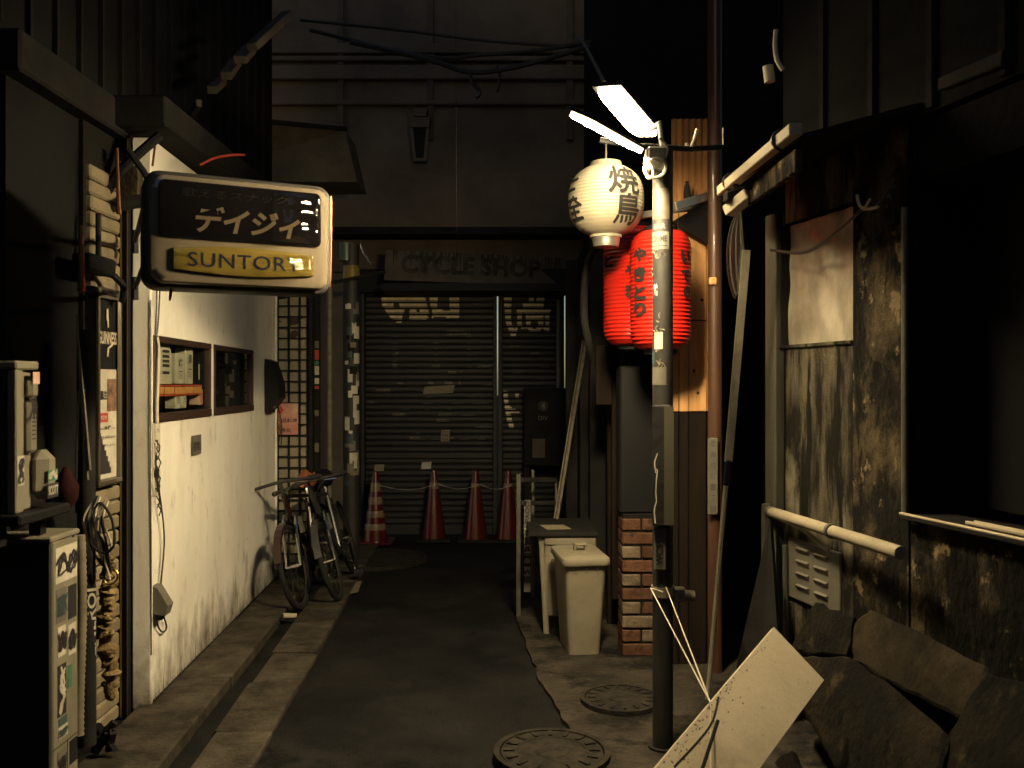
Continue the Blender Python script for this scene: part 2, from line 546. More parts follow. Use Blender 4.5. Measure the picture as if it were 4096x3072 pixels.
blotch(m_bin, (.13, .11, .075), 5, .55, .72, (1, 1, .5), .7, 2)
m_cab = mat('cabinet_paint', (0.24, 0.21, 0.15), 0.6, col2=(0.16, 0.14, 0.10), nscale=6, bump=0.1, bscale=40)
m_redbrick = mat('red_brick', (0.075, 0.036, 0.023), 0.85, col2=(0.13, 0.066, 0.040), nscale=12, bump=0.6, bscale=60, var=0.25)
m_palebrick = mat('painted_brick', (0.25, 0.195, 0.14), 0.85, col2=(0.13, 0.095, 0.066), nscale=14, bump=0.6, bscale=60, var=0.2)
blotch(m_redbrick, (.03, .02, .015), 14, .55, .64, amount=.8, seed=2)
blotch(m_palebrick, (.07, .05, .035), 13, .54, .66, amount=.85, seed=8)
m_pole = mat('pole_paint', (0.036, 0.032, 0.027), 0.6, 0.1, col2=(0.016, 0.015, 0.0135), nscale=8, stretch=(1, 1, .5), bump=0.2, bscale=50)
m_lantern_w = mat('white_lantern_paper', (0.34, 0.30, 0.225), 0.6, col2=(0.28, 0.245, 0.18), nscale=3, sub=0.15)
m_lantern_r = mat('red_lantern_vinyl', (0.50, 0.014, 0.006), 0.38, coat=0.35, sub=0.1)
m_cone = mat('cone_plastic', (0.10, 0.009, 0.004), 0.3, coat=0.7, col2=(0.05, 0.006, 0.003), nscale=8)
m_tape = mat('clear_tape', (0.20, 0.14, 0.085), 0.25, coat=0.6, bump=0.6, bscale=60)
m_shutter = mat('shutter_steel', (0.026, 0.025, 0.023), 0.55, 0.1, col2=(0.015, 0.0145, 0.014), nscale=5, var=0.15, bump=0.1, bscale=30)
m_graffiti = mat('pale_spray_paint', (0.88, 0.74, 0.44), 0.6, col2=(0.55, 0.45, 0.27), nscale=16)
m_graffiti2 = mat('bright_spray_paint', (0.95, 0.83, 0.55), 0.6, col2=(0.7, 0.6, 0.38), nscale=20)
m_fascia = mat('faded_fascia', (0.12, 0.102, 0.08), 0.8, col2=(0.08, 0.067, 0.052), nscale=6, bump=0.3, bscale=25)
m_farwall = mat('far_render', (0.17, 0.135, 0.105), 0.9, col2=(0.10, 0.08, 0.064), nscale=1.2, bump=0.3, bscale=12)
m_shoji = mat('lattice_panel_sheet', (0.30, 0.26, 0.185), 0.6, col2=(0.24, 0.21, 0.15), nscale=4)
m_poster = mat('menu_poster', (0.50, 0.20, 0.15), 0.7, col2=(0.62, 0.47, 0.36), nscale=3, ncontrast=(.45, .6))
m_saddle = mat('tan_saddle', (0.42, 0.14, 0.06), 0.35, coat=0.4)
m_chrome = mat('chrome', (0.8, 0.78, 0.72), 0.15, 1.0)
m_dullsteel = mat('dull_steel', (0.10, 0.095, 0.085), 0.4, 0.8)
m_bike = mat('bike_paint', (0.03, 0.03, 0.032), 0.3, coat=0.6)
m_bikered = mat('bike_red_paint', (0.022, 0.005, 0.004), 0.3, coat=0.6)
m_tyre = mat('tyre', (0.02, 0.02, 0.02), 0.8)
m_glass = glass_mat('window_glass', (0.85, 0.88, 0.84))
m_frost = mat('frosted_glass', (0.17, 0.18, 0.155), 0.4, col2=(0.08, 0.087, 0.076), nscale=2.5, bump=0.2, bscale=12)
m_rubber = mat('black_rubber', (0.015, 0.015, 0.015), 0.6)
m_plate = mat('grey_plate', (0.15, 0.14, 0.11), 0.5, col2=(0.105, 0.097, 0.078), nscale=8)
m_brownwin = mat('brown_window_frame', (0.04, 0.019, 0.012), 0.6, col2=(0.025, 0.012, 0.009), nscale=9)
m_tube = mat('lit_tube', (0.9, 0.9, 0.9), 0.4, emit=LAMP_COL, estr=LAMP * .13)

# ================================================================ SETTING
# asphalt sheet, with the ground running on to the horizon
g = MB()
nx, ny = 30, 40
vs, fs = [], []
xs = [-60, -20, -8] + [-4 + 8 * i / 24 for i in range(25)] + [8, 20, 60]
ys = [-40, -10, -2] + [0 + 12 * i / 40 for i in range(41)] + [16, 30, 120]
for y in ys:
    for x in xs:
        z = 0.0
        if -4 < x < 4 and 0 < y < 11:
            z = 0.006 * math.sin(x * 2.1 + y) + 0.005 * math.sin(y * 1.7 - x * 3) - 0.012
        vs.append((x, y, z))
k = len(xs)
for j in range(len(ys) - 1):
    for i in range(k - 1):
        fs.append((j * k + i, j * k + i + 1, (j + 1) * k + i + 1, (j + 1) * k + i))
g.add(vs, fs)
struct('road', g, m_asphalt, True)

# pavement strip along the white wall: an inner run, an open drain slot, an outer run of slabs
pv = MB()
def strip(Y0, Y1, x0, x1, sl=-0.0494):
    return [Vector((x0 + sl * (Y0 - 4.116), Y0, 0)), Vector((x1 + sl * (Y0 - 4.116), Y0, 0)),
            Vector((x1 + sl * (Y1 - 4.116), Y1, 0)), Vector((x0 + sl * (Y1 - 4.116), Y1, 0))]
b = strip(1.6, 8.6, -2.3, -1.02)
pv.prism([p + Vector((0, 0, -0.13)) for p in b], (0, 0, 0.07))
pavement = struct('pavement', pv, m_darkwall)
rnd = random.Random(3)
Y = 1.62
while Y < 8.5:
    L = rnd.uniform(0.50, 0.66)
    for x0, x1, zt in ((-1.70, -1.375, 0.045), (-1.29, -1.03, 0.022)):
        LL = L if x0 > -1.5 else L
        q = strip(Y + 0.006, Y + LL - 0.006, x0 + rnd.uniform(0, .012), x1 - rnd.uniform(0, .012))
        tl = rnd.uniform(-0.006, 0.006)
        mb = MB()
        top = [p + Vector((0, 0, zt + rnd.uniform(-0.004, 0.004) + tl)) for p in q]
        bot = [p + Vector((0, 0, -0.06)) for p in q]
        # chamfered rim
        cen = sum(top, Vector()) / 4
        inner = [p + (cen - p) * 0.06 for p in top]
        rim = [Vector((p.x, p.y, p.z - 0.008)) for p in top]
        mb.add(bot + rim + inner, [(0, 1, 5, 4), (1, 2, 6, 5), (2, 3, 7, 6), (3, 0, 4, 7), (4, 5, 9, 8), (5, 6, 10, 9), (6, 7, 11, 10), (7, 4, 8, 11), (8, 9, 10, 11)])
        part('paving_slab', mb, m_slab, pavement)
    Y += L

# broken concrete apron on the right side
ap = MB()
edge = [(577, 741), (560, 712), (545, 690), (536, 672), (530, 655), (521, 632), (516, 610), (512, 590)]
pts = [gp(620, 800)] + [gp(596, 770)] + [gp(*e) for e in edge] + [Vector((1.5, 7.0, 0)), Vector((2.4, 4.2, 0)), Vector((2.6, 1.8, 0)), Vector((0.55, 2.3, 0))]
jit = random.Random(5)
out = []
for i in range(len(pts)):
    a, b2 = pts[i], pts[(i + 1) % len(pts)]
    out.append(a)
    if i < 9:
        for t in (.25, .5, .75):
            out.append(a.lerp(b2, t) + Vector((jit.uniform(-.012, .012), jit.uniform(-.012, .012), 0)))
ap.prism([Vector((p.x, p.y, -0.05)) for p in out], (0, 0, 0.056))
struct('concrete_apron', ap, m_apron)

def manhole(c, r, label, zt):
    t = thing('manhole_cover', label, 'manhole', (c.x, c.y, zt))
    mb = MB()
    mb.lathe((c.x, c.y, zt), [(r * 1.0, -0.02), (r * 1.0, 0.0), (r * 1.0, 0.012), (r * .90, 0.012), (r * .89, -0.01)], 40)
    part('rim', mb, m_iron, t)
    mb = MB()
    mb.lathe((c.x, c.y, zt), [(r * .875, -0.02), (r * .875, 0.008), (r * .6, 0.010), (r * .58, 0.006), (r * .3, 0.006), (r * .28, 0.010), (0.001, 0.010)], 40)
    part('lid', mb, m_iron, t)
    mb = MB()
    for i in range(16):
        an = 2 * math.pi * i / 16
        d = Vector((math.cos(an), math.sin(an), 0))
        e = Vector((-d.y, d.x, 0))
        mb.obox(Vector((c.x, c.y, zt + .011)) + d * r * .73, d, e, UP, r * .2, r * .07, 0.008)
    part('tread_ribs', mb, m_iron, t, kind='stuff')
manhole(gp(552, 757), 0.235, 'near round iron manhole cover at the bottom edge of the picture', 0.017)
manhole(gp(621, 703), 0.19, 'round manhole cover half hidden behind the base of the lamp pole', 0.017)
manhole(gp(378, 559), 0.42, 'wide manhole cover far up the alley before the traffic cones', 0.002)

# ================================================================ LEFT: WHITE WALL
wall = thing('white_wall', 'bright cream rendered bar wall with two small windows and grimy foot', 'wall', (lx(5.4), 5.4, 0))
Yn, Yf, TOP = 4.116, 6.745, 2.62
TH = 0.078
# window openings on the wall plane
w1a, w1b = lw(153.0, 380), lw(209.8, 380)
w2a, w2b = lw(212.9, 380), lw(252.3, 380)
zt, zb = 1.725, 1.322
def wbox(mb, Ya, Yb, z0, z1, o0, o1, bev=0):
    """box on the left wall plane between two distances, heights and offsets (out of the wall +)"""
    a = Vector((lx(Ya), Ya, 0)); b3 = Vector((lx(Yb), Yb, 0))
    c = (a + b3) / 2 + LN * ((o0 + o1) / 2) + UP * ((z0 + z1) / 2)
    return mb.obox(c, LD, LN, UP, (b3 - a).length, abs(o1 - o0), abs(z1 - z0), bev)
mb = MB()
# wall skin as a displaced grid with openings left out
def skin(mb, y0, y1, z0, z1, step=0.09):
    nyy = max(1, int((y1 - y0) / step)); nz = max(1, int((z1 - z0) / step))
    vs, fs = [], []
    for j in range(nz + 1):
        for i in range(nyy + 1):
            yy = y0 + (y1 - y0) * i / nyy
            z = z0 + (z1 - z0) * j / nz
            e = 0.0
            if 0 < i < nyy and 0 < j < nz:
                e = 0.004 * math.sin(yy * 5 + z * 3) + 0.003 * math.sin(z * 7 - yy * 2)
            vs.append(Vector((lx(yy), yy, z)) + LN * e)
    for j in range(nz):
        for i in range(nyy):
            fs.append((j * (nyy + 1) + i, j * (nyy + 1) + i + 1, (j + 1) * (nyy + 1) + i + 1, (j + 1) * (nyy + 1) + i))
    mb.add(vs, fs)
segs = [(Yn, w1a.y), (w1b.y, w2a.y), (w2b.y, Yf)]
skin(mb, Yn, Yf, 0.0, zb)
skin(mb, Yn, Yf, zt, TOP)
for a, b3 in segs:
    if b3 - a > 0.01:
        skin(mb, a, b3, zb, zt)
part('render_face', mb, m_whitewall, wall, True)
mb = MB()
wbox(mb, Yn, Yf, 0, zb - .001, -TH, -0.006)
wbox(mb, Yn, Yf, zt + .001, TOP, -TH, -0.006)
wbox(mb, w2b.y + .002, Yf, zb, zt, -TH, -0.006)
part('wall_core', mb, m_whitewall, wall)
mb = MB()
wbox(mb, Yn - 0.03, Yn - 0.004, 0.02, 2.62, -TH - 0.002, 0.006, 0.006)
part('corner_post', mb, m_whitewall, wall, label='pale corner board at the near end of the wall')
mb = MB()
wbox(mb, Yf, Yf + 0.028, 0.05, 2.3, -TH, 0.012, 0.005)
part('corner_post', mb, m_whitewall, wall, label='pale corner board at the far end of the wall')
# grime streaks creeping up from the foot of the wall (their own torn shapes)
mb = MB()
rg = random.Random(11)
Y = Yn + .02
while Y < Yf - .05:
    w = rg.uniform(.006, .02)
    h = rg.uniform(.01, .05) * (2.4 if rg.random() < .12 else 1)
    p = [Vector((lx(y), y, 0)) + LN * 0.0068 for y in (Y, Y + w, Y + w * .7, Y + w * .4)]
    mb.add([p[0] + UP * .03, p[1] + UP * .03, p[2] + UP * (.05 + h * .6), p[3] + UP * (.05 + h)], [(0, 1, 2, 3)])
    Y += w * rg.uniform(1.5, 7)
for _ in range(40):
    y = rg.uniform(Yn + .1, Yf - .1); z = rg.uniform(.1, 2.0); h = rg.uniform(.008, .05)
    if zb - .1 < z < zt + .1 and y < w2b.y + .1: continue
    q = Vector((lx(y), y, z)) + LN * 0.0072
    mb.add([q, q + LD * .004, q + LD * .003 + UP * h, q + LD * .001 + UP * h], [(0, 1, 2, 3)])
part('grime_streaks', mb, m_stain, wall, kind='stuff')
# dark band where the wall meets the pavement
mb = MB()
wbox(mb, Yn, Yf, 0.0, 0.05, 0.0, 0.012)
part('base_joint', mb, m_dark, wall)

def window(a, b3, label):
    y0, y1 = a.y, b3.y
    mb = MB()
    fr = 0.034
    wbox(mb, y0, y1, zt - fr * .9, zt, -.022, .010, .003)
    wbox(mb, y0, y1, zb, zb + fr * 1.2, -.022, .012, .003)
    wbox(mb, y0, y0 + fr * .9, zb + fr * 1.2 + .001, zt - fr * .9 - .001, -.022, .009, .003)
    wbox(mb, y1 - fr, y1, zb + fr * 1.2 + .001, zt - fr * .9 - .001, -.022, .009, .003)
    w = part('window', mb, m_brownwin, wall, label=label)
    mb = MB()
    e0, e1 = Vector((lx(y0 + fr * .9), y0 + fr * .9, 0)) - LN * .010, Vector((lx(y1 - fr), y1 - fr, 0)) - LN * .010
    mb.quad(e0 + UP * (zb + fr * 1.2), e1 + UP * (zb + fr * 1.2), e1 + UP * (zt - fr * .9), e0 + UP * (zt - fr * .9))
    part('pane', mb, m_glass, w)
    mb = MB()
    wbox(mb, y0, y1, zb, zt, -.26, -.25)
    wbox(mb, y0 - .01, y0, zb, zt, -.25, -.024)
    wbox(mb, y1 - .03, y1, zb, zt, -.25, -.024)
    wbox(mb, y0, y1, zt, zt + .01, -.25, -.024)
    wbox(mb, y0, y1, zb - .01, zb, -.25, -.024)
    part('reveal', mb, m_black, w)
    return w
win1 = window(w1a, w1b, 'near window with bottles and cartons behind the glass')
win2 = window(w2a, w2b, 'far dark window with a drawn curtain strip')
mb = MB()
wbox(mb, w1b.y + .002, w2a.y - .002, zb - .01, zt + .01, -.11, .004)
part('mullion', mb, m_whitewall, wall)
# curtain strip in the far window
mb = MB()
p0, p1 = lw(244, 362, -.05), lw(249.5, 362, -.05)
for i in range(5):
    t0, t1 = i / 5, (i + 1) / 5
    a, b3 = p0.lerp(p1, t0), p0.lerp(p1, t1)
    oa, ob = LN * (.006 if i % 2 else -.004), LN * (.006 if (i + 1) % 2 else -.004)
    mb.quad(Vector((a.x, a.y, 1.40)) + oa, Vector((b3.x, b3.y, 1.40)) + ob, Vector((b3.x, b3.y, 1.62)) + ob, Vector((a.x, a.y, 1.64)) + oa)
part('curtain', mb, m_shoji, win2)

# things on the sill behind the near window
def onsill(px, off): 
    return lw(px, 400, off)
def carton(px0, px1, z0, z1, m, label, off=-.03, text=None, name='sake_carton'):
    a, b3 = lw(px0, 400, off), lw(px1, 400, off)
    a = Vector((a.x, a.y, z0)); b3 = Vector((b3.x, b3.y, z0))
    c = (a + b3) / 2
    t = thing(name, label, 'carton', c - LN * .03)
    mb = MB()
    mb.obox(c - LN * .03 + UP * (z1 - z0) / 2, LD, LN, UP, (b3 - a).length, .055, z1 - z0, .004)
    part('box', mb, m, t)
    mb = MB()
    if text:
        n = len(text)
        hh = (z1 - z0) * .8 / n
        for i, ch in enumerate(text):
            text_mb(mb, ch, c + UP * ((z1 - z0) * .9 - hh * (i + .5)), LD, UP, w=(b3 - a).length * .5, h=hh * .7, bold=.02, off=.0015)
        for v in mb.v: v -= LN * 0.0
    mb2 = MB()
    mb2.v = [v + LN * .0 for v in mb.v]; mb2.f = mb.f
    if text:
        part('lettering', mb2, m_inkblue, t)
ZS = 1.37
carton(176, 184.5, ZS + .13, 1.655, m_paper, 'tall white printed carton behind the near window glass, right of the gap', text='銘酒')
carton(186.0, 193.5, ZS + .13, 1.69, m_paper, 'tallest printed carton behind the near window glass', off=-.034, text='清酒')
carton(176, 181, ZS + .005, ZS + .10, m_paper, 'small white label card low behind the near window glass, left one', off=-.024, text='酒', name='label_card')
carton(182, 187, ZS + .005, ZS + .105, m_paper, 'small white label card low behind the near window glass, middle one', off=-.024, text='酒', name='label_card')
carton(199.5, 203.5, ZS + .015, ZS + .10, m_poster, 'small pinkish label card low behind the near window, right one', off=-.024, name='label_card')
def bottle(px, off, r, z0, hgt, m, label, lab=None):
    p = lw(px, 400, off); p.z = z0
    t = thing('sake_bottle', label, 'bottle', p)
    mb = MB()
    mb.lathe(p, [(r * .95, 0), (r, .01), (r, hgt * .58), (r * .9, hgt * .66), (r * .42, hgt * .78), (r * .34, hgt * .95), (r * .42, hgt * .96), (r * .42, hgt)], 16)
    part('glass_body', mb, m, t, True)
    mb = MB()
    mb.lathe(p, [(r * 1.02, hgt * .12), (r * 1.02, hgt * .5)], 16)
    part('paper_label', mb, m_paper, t, True)
bottle(200.5, -.05, .026, ZS + .13, .22, m_frost, 'slim bottle with a pale label behind the near window glass, right of the cartons')
bottle(205.2, -.045, .020, ZS + .13, .19, m_frost, 'dim slim bottle in the right corner of the near window')
# big rounded label at the left of the window
a, b3 = lw(160, 400, -.035), lw(171.5, 400, -.035)
t = thing('round_topped_sign', 'white round-topped printed card behind the near window, left side', 'card', Vector((a.x, a.y, ZS + .13)))
ww = (b3 - a).length
out = [(-ww / 2, 0), (ww / 2, 0), (ww / 2, .13)] + [(ww / 2 * math.cos(R(x)), .13 + .075 * math.sin(R(x))) for x in range(15, 180, 15)] + [(-ww / 2, .13)]
c = (Vector((a.x, a.y, 0)) + Vector((b3.x, b3.y, 0))) / 2 + UP * (ZS + .13)
mb = MB(); mb.prism([c + LD * x + UP * z for x, z in out], -LN * .006); part('card', mb, m_paper, t)
mb = MB()
for k2, (z, n) in enumerate(((.16, 3), (.135, 4), (.112, 3), (.09, 4), (.055, 5))):
    for i in range(n):
        mb.obox(c + LD * (-ww * .3 + ww * .6 * (i + .5) / n) + UP * z + LN * .001, LD, UP, LN, ww * .5 / n, .014, .001)
part('lettering', mb, m_ink, t)
# red rail across the window with small price tags
t = thing('red_shelf_rail', 'red edged shelf rail with orange tags across the near window', 'shelf', Vector((lx(4.55), 4.55, ZS + .1)) - LN * .05)
ya, yb = w1a.y + .04, w1b.y - .10
mb = MB(); wbox(mb, ya, yb, ZS + .118, ZS + .126, -.022, -.014); wbox(mb, ya, yb, ZS + .072, ZS + .080, -.022, -.014); part('rail', mb, m_inkred, t)
mt = mat('orange_tag', (0.62, 0.34, 0.11), 0.6, col2=(.5, .2, .06), nscale=20)
for i in range(5):
    y0 = ya + .01 + (yb - ya) * i / 5
    mb = MB(); wbox(mb, y0, y0 + (yb - ya) / 5 - .012, ZS + .082, ZS + .116, -.021, -.0145); part('tag', mb, mt, t)

# surface cable with its joint box down the wall, and a hooded box at the foot
t = thing('wall_cable', 'black and cream twin cable running down the near edge of the white wall', 'cable', (lx(4.3), 4.3, .2))
mb = MB()
mb.tube(catmull([lw(157, 285, .02), lw(156.5, 315, .02), lw(155.5, 336, .018)]), .0045, 6)
mb.tube(catmull([lw(160, 285, .03), lw(158.5, 318, .02), lw(157, 337, .018)]), .004, 6)
mb.tube(catmull([lw(157.5, 440, .014), lw(156, 470, .02), lw(159, 495, .02), lw(163, 520, .016), lw(164, 545, .014), lw(161, 580, .014), lw(158.5, 603, .015)]), .0035, 6)
mb.tube(catmull([lw(156.5, 470, .02), lw(162, 510, .022), lw(164.5, 540, .02), lw(162.5, 570, .018), lw(159.5, 600, .02)]), .003, 6)
mb.tube(catmull([lw(155, 610, .012), lw(158, 626, .014), lw(163, 632, .014), lw(166.5, 627, .014), lw(163, 614, .014), lw(160, 606, .014)]), .004, 6)
mb.tube([lw(150.8, 300, .006), lw(150.8, 440, .006), lw(151.3, 655, .006)], .0025, 5)
part('black_wire', mb, m_cable, t, True)
mb = MB()
mb.tube(catmull([lw(157, 337, .016), lw(158.5, 350, .016), lw(157.8, 380, .016), lw(156.8, 405, .016), lw(157, 424, .016)]), .0085, 7)
mb.tube([lw(155.5, 424, .012), lw(155.5, 470, .012)], .006, 6)
part('cream_sleeve', mb, m_cablew, t, True)
mb = MB()
for q in range(9):
    a0 = lw(155.5 + (q % 3), 440 + q * 8, .022); a1 = lw(159 - (q % 2) * 2, 452 + q * 8, .022)
    mb.tube([a0, (a0 + a1) / 2 + LN * .012, a1], .003, 5)
part('cable_ties', mb, m_cable, t)
p = lw(153.5, 594, 0)
t = thing('hooded_socket', 'grey wedge shaped socket hood low on the white wall near its edge', 'socket', p)
mb = MB()
c0 = Vector((lx(p.y), p.y, .44))
prof = [(0, .135), (.025, .13), (.075, .045), (.062, .0), (0, .012)]
mb.prism([c0 + LN * o + UP * z - LD * .03 for o, z in prof], LD * .075)
part('hood', mb, m_plate, t)
mb = MB(); mb.obox(c0 + LN * .03 - UP * .005, LD, LN, UP, .04, .035, .035, .005); part('socket', mb, m_rubber, t)

# paper notices on the wall
def notice(px0, py0, px1, py1, lines, label, m=m_paper, ink=m_ink, vertical=False):
    a = lw(px0, py0, .009); b3 = lw(px1, py1, .009)
    z1, z0 = a.z, b3.z
    pa, pb = Vector((a.x, a.y, 0)), Vector((b3.x, b3.y, 0))
    c = (pa + pb) / 2 + UP * ((z0 + z1) / 2)
    w, h = (pb - pa).length, z1 - z0
    t = thing('paper_notice', label, 'notice', c - UP * h / 2)
    mb = MB(); mb.obox(c, LD, LN, UP, w, .003, h); part('sheet', mb, m, t)
    mb = MB()
    for s, u, v, tw, th in lines:
        text_mb(mb, s, c + LD * (u * w) + UP * (v * h) + LN * .002, LD, UP, w=tw * w, h=th * h, bold=.02, off=.0012)
    part('lettering', mb, ink, t)
notice(152.6, 424, 160.0, 494, [('当店では', 0, .40, .6, .06), ('アルバイト', 0, .17, .85, .16), ('募集', 0, -.20, .6, .2)], 'tall cream paper notice with black lettering at the near edge of the white wall')
notice(192.0, 436, 201.0, 453.5, [('駐輪禁止', 0, -.05, .8, .48)], 'small grey notice with four dark characters in the middle of the white wall', m=m_plate)

# black extractor hood near the far corner
mb = MB()
c0 = lw(268, 380, 0)
base = Vector((c0.x, c0.y, 0))
pr = [(0, 1.68), (.05, 1.66), (.085, 1.55), (.10, 1.50), (.105, 1.40), (.06, 1.34), (.03, 1.31), (.028, 1.29), (0, 1.30)]
mb.prism([base + LN * o + UP * z - LD * .11 for o, z in pr], LD * .22)
ex = thing('extractor_hood', 'black metal extractor hood jutting from the far end of the white wall', 'vent', base + UP * 1.3)
part('hood', mb, m_black, ex)
mb = MB()
for i in range(6):
    mb.obox(base + LN * (.065 - .004 * i) + UP * (1.335 + .006 * i) - LD * (.09 - .03 * i), LD, LN, UP, .006, .006, .006)
part('screw_heads', mb, m_chrome, ex)

# ================================================================ LEFT: DOOR FRAME AND BRICK WALL
mb = MB(); mb.box((-1.772, 4.05, 0), (-1.730, 4.11, 2.62), .004)
df = thing('dark_door_jamb', 'tall dark metal jamb with a brass edge between brick and white wall', 'door frame', (-1.75, 4.08, 0))
part('jamb', mb, m_black, df)
mb = MB(); mb.box((-1.762, 4.044, 0), (-1.757, 4.0505, 2.5)); part('brass_strip', mb, m_brass, df)
mb = MB(); mb.box((-1.733, 4.044, 0), (-1.729, 4.0505, 2.62)); part('brown_strip', mb, m_brownwin, df)

bw = thing('brick_wall', 'buff brick pier in stacked bond beside the dark door jamb', 'wall', (-1.8, 3.8, 0))
mb = MB(); mb.box((-1.95, 3.74, 0), (-1.782, 4.045, 2.6)); part('mortar_bed', mb, m_mortar, bw)
mb = MB(); mb.box((-1.95, 3.2, 0), (-1.80, 3.735, 2.6)); part('dark_return', mb, m_darkwall, bw)
proto = MB(); proto.obox(Vector((0, 0, 0)), (1, 0, 0), (0, 1, 0), UP, .05, .272, .060, .009)
pm = _mesh('brick', proto, Vector((0, 0, 0)), m_brickL)
rb = random.Random(21)
for row in range(37):
    z = .035 + .0655 * row
    for colm in range(1):
        yc = 4.035 - .136 - .281 * colm
        piece('brick', pm, bw, (-1.782 + rb.uniform(-.004, .004), yc, z), rot=(rb.uniform(-.006, .006), 0, rb.uniform(-.008, .008)))
mb = MB(); mb.box((-1.98, 3.15, 2.6), (-1.72, 4.1, 2.75), .01)
part('lintel', mb, m_dark, bw)

# building mass above and around the left side
lb = thing('left_building', 'dark upper storey of the bar building at the left', 'building', (-2.4, 4, 0))
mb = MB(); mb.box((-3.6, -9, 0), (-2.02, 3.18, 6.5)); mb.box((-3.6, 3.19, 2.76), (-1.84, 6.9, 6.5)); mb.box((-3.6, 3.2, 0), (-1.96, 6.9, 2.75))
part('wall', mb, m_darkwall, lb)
mb = MB()
for i in range(18):
    mb.box((-1.838, 3.2 + i * .2, 2.8), (-1.818, 3.205 + i * .2 + .012, 6.4))
part('cladding_battens', mb, m_dark, lb)
mb = MB(); mb.box((-1.9, 3.9, 2.625), (-1.50, 6.8, 2.755), .01)
part('eave', mb, m_dark, lb)

# canopy and gutter further up the left side
cn = thing('shop_canopy', 'dim grey box canopy above the lattice screen', 'canopy', (-1.5, 7.0, 2.5))
mb = MB()
p = [at(240, 120, 6.9), at(345, 130, 7.6), at(357, 182, 7.6), at(175, 181, 6.9)]
mb.prism(p, (0, .5, 0)); part('panel', mb, m_fascia, cn)
mb = MB(); mb.tube([at(240, 119, 6.88), at(346, 129, 7.58)], .02); part('edge_rail', mb, m_dark, cn)

# ================================================================ LEFT: CLUTTER
# diagonal soffit strip and eave high on the left
so = thing('gutter_run', 'dim pale gutter run high above the sign, jointed in pieces', 'gutter', at(230, 60, 4.6))
def bar(mb, a, b2, w, h, up=UP):
    a, b2 = Vector(a), Vector(b2)
    d = (b2 - a)
    s = d.cross(up).normalized()
    n2 = s.cross(d).normalized()
    return mb.obox((a + b2) / 2, d, s, n2, d.length, w, h, .004)
for (x0, y0, x1, y1, w) in ((288, 14, 252, 47, .07), (250, 49, 240, 60, .07), (236, 62, 226, 76, .06), (222, 81, 212, 90, .05), (190, 117, 199, 103, .03)):
    mb = MB(); bar(mb, at(x0, y0, 5.0), at(x1, y1, 4.7), w, .04); part('gutter_length', mb, m_fascia, so)
# rough stone corbel and beams over the sign
mb = MB()
cb = [(118, 196), (121, 178), (128, 168), (136, 165), (138, 180), (137, 196), (128, 201)]
pts = [at(x, y, 4.02) for x, y in cb]
mb.prism(pts, (0, .22, 0))
solo('plaster_lump', mb, m_plaster, 'rough lump of broken plaster on the wall just left of the lit sign', 'plaster')
t = thing('eave_poles', 'dark round poles crossing under the eave above the sign', 'poles', at(140, 165, 3.9))
mb = MB(); mb.tube([at(100, 205, 3.95), at(118, 172, 3.95), at(160, 135, 4.0)], .022); part('pole', mb, m_dark, t, True)
mb = MB(); mb.tube([at(128, 150, 3.9), at(144, 172, 3.9), at(152, 186, 3.9)], .015); part('pole', mb, m_dark, t, True)
mb = MB(); mb.tube([at(118, 205, 3.95), at(146, 200, 3.97)], .03); part('pole', mb, m_dark, t, True)
# copper and brass rods
mb = MB(); mb.tube([at(117, 148, 3.7), at(118.5, 205, 3.7), at(119, 214, 3.7)], [.006, .009, .011])
solo('brass_rod', mb, m_copper, 'thin bright brass rod upright beside the plaster lump', 'pipe', True)
mb = MB(); mb.tube([at(155, 146, 3.9), at(152.5, 166, 3.9)], .005)
solo('brass_rod', mb, m_copper, 'short slanted brass rod just above the sign corner', 'pipe', True)
mb = MB(); mb.tube([at(81.5, 226, 3.2), at(81.5, 292, 3.2)], [.007, .014])
solo('copper_pipe', mb, m_copper, 'blurred upright copper pipe above the framed beer poster', 'pipe', True)
mb = MB(); mb.tube(catmull([at(200, 165, 4.3), at(215, 158, 4.3), at(232, 155, 4.3), at(245, 155, 4.3)]), .006)
solo('red_cable', mb, m_inkred, 'dim red cable drooping high above the sign', 'cable', True)
mb = MB(); mb.tube(catmull([at(129, 125, 4.0), at(142, 129, 4.0), at(157, 125, 4.0)]), .006)
solo('pale_hose', mb, m_cablew, 'short curved pale hose above the sign', 'hose', True)

# framed beer poster
fp = thing('framed_poster', 'tall black framed beer poster hanging on the buff brick pier', 'poster', at(107, 480, 3.75))
fx0, fx1 = 3.60, 3.86          # distances of its near and far edge
Xp = -1.735
zc0 = H - (488 - 384) / F * 3.75
zc1 = H + (384 - 286) / F * 3.75
yf0, yf1 = Xp * -F / (512 - 97), Xp * -F / (512 - 119)
yf0, yf1 = 1.735 * F / (512 - 96), 1.735 * F / (512 - 119)
def pbox(mb, y0, y1, z0, z1, x0, x1, bev=0): 
    return mb.box((x0, y0, z0), (x1, y1, z1), bev)
mb = MB(); pbox(mb, yf0, yf1, zc0, zc1, Xp - .035, Xp - .004); part('backing', mb, m_black, fp)
mb = MB()
fw = .028
pbox(mb, yf1 - fw, yf1, zc0, zc1, Xp - .004, Xp + .016, .008)
pbox(mb, yf0, yf0 + fw * .4, zc0, zc1, Xp - .004, Xp + .016, .006)
pbox(mb, yf0, yf1, zc0, zc0 + fw * 1.1, Xp - .004, Xp + .018, .008)
pbox(mb, yf0, yf1, zc1 - fw * 1.6, zc1, Xp - .004, Xp + .022, .01)
part('frame', mb, mat('poster_frame', (.14, .12, .09), .25, .5, coat=.5), fp)
yi0, yi1 = yf0 + fw * .4, yf1 - fw
zp = zc0 + (zc1 - zc0) * .66
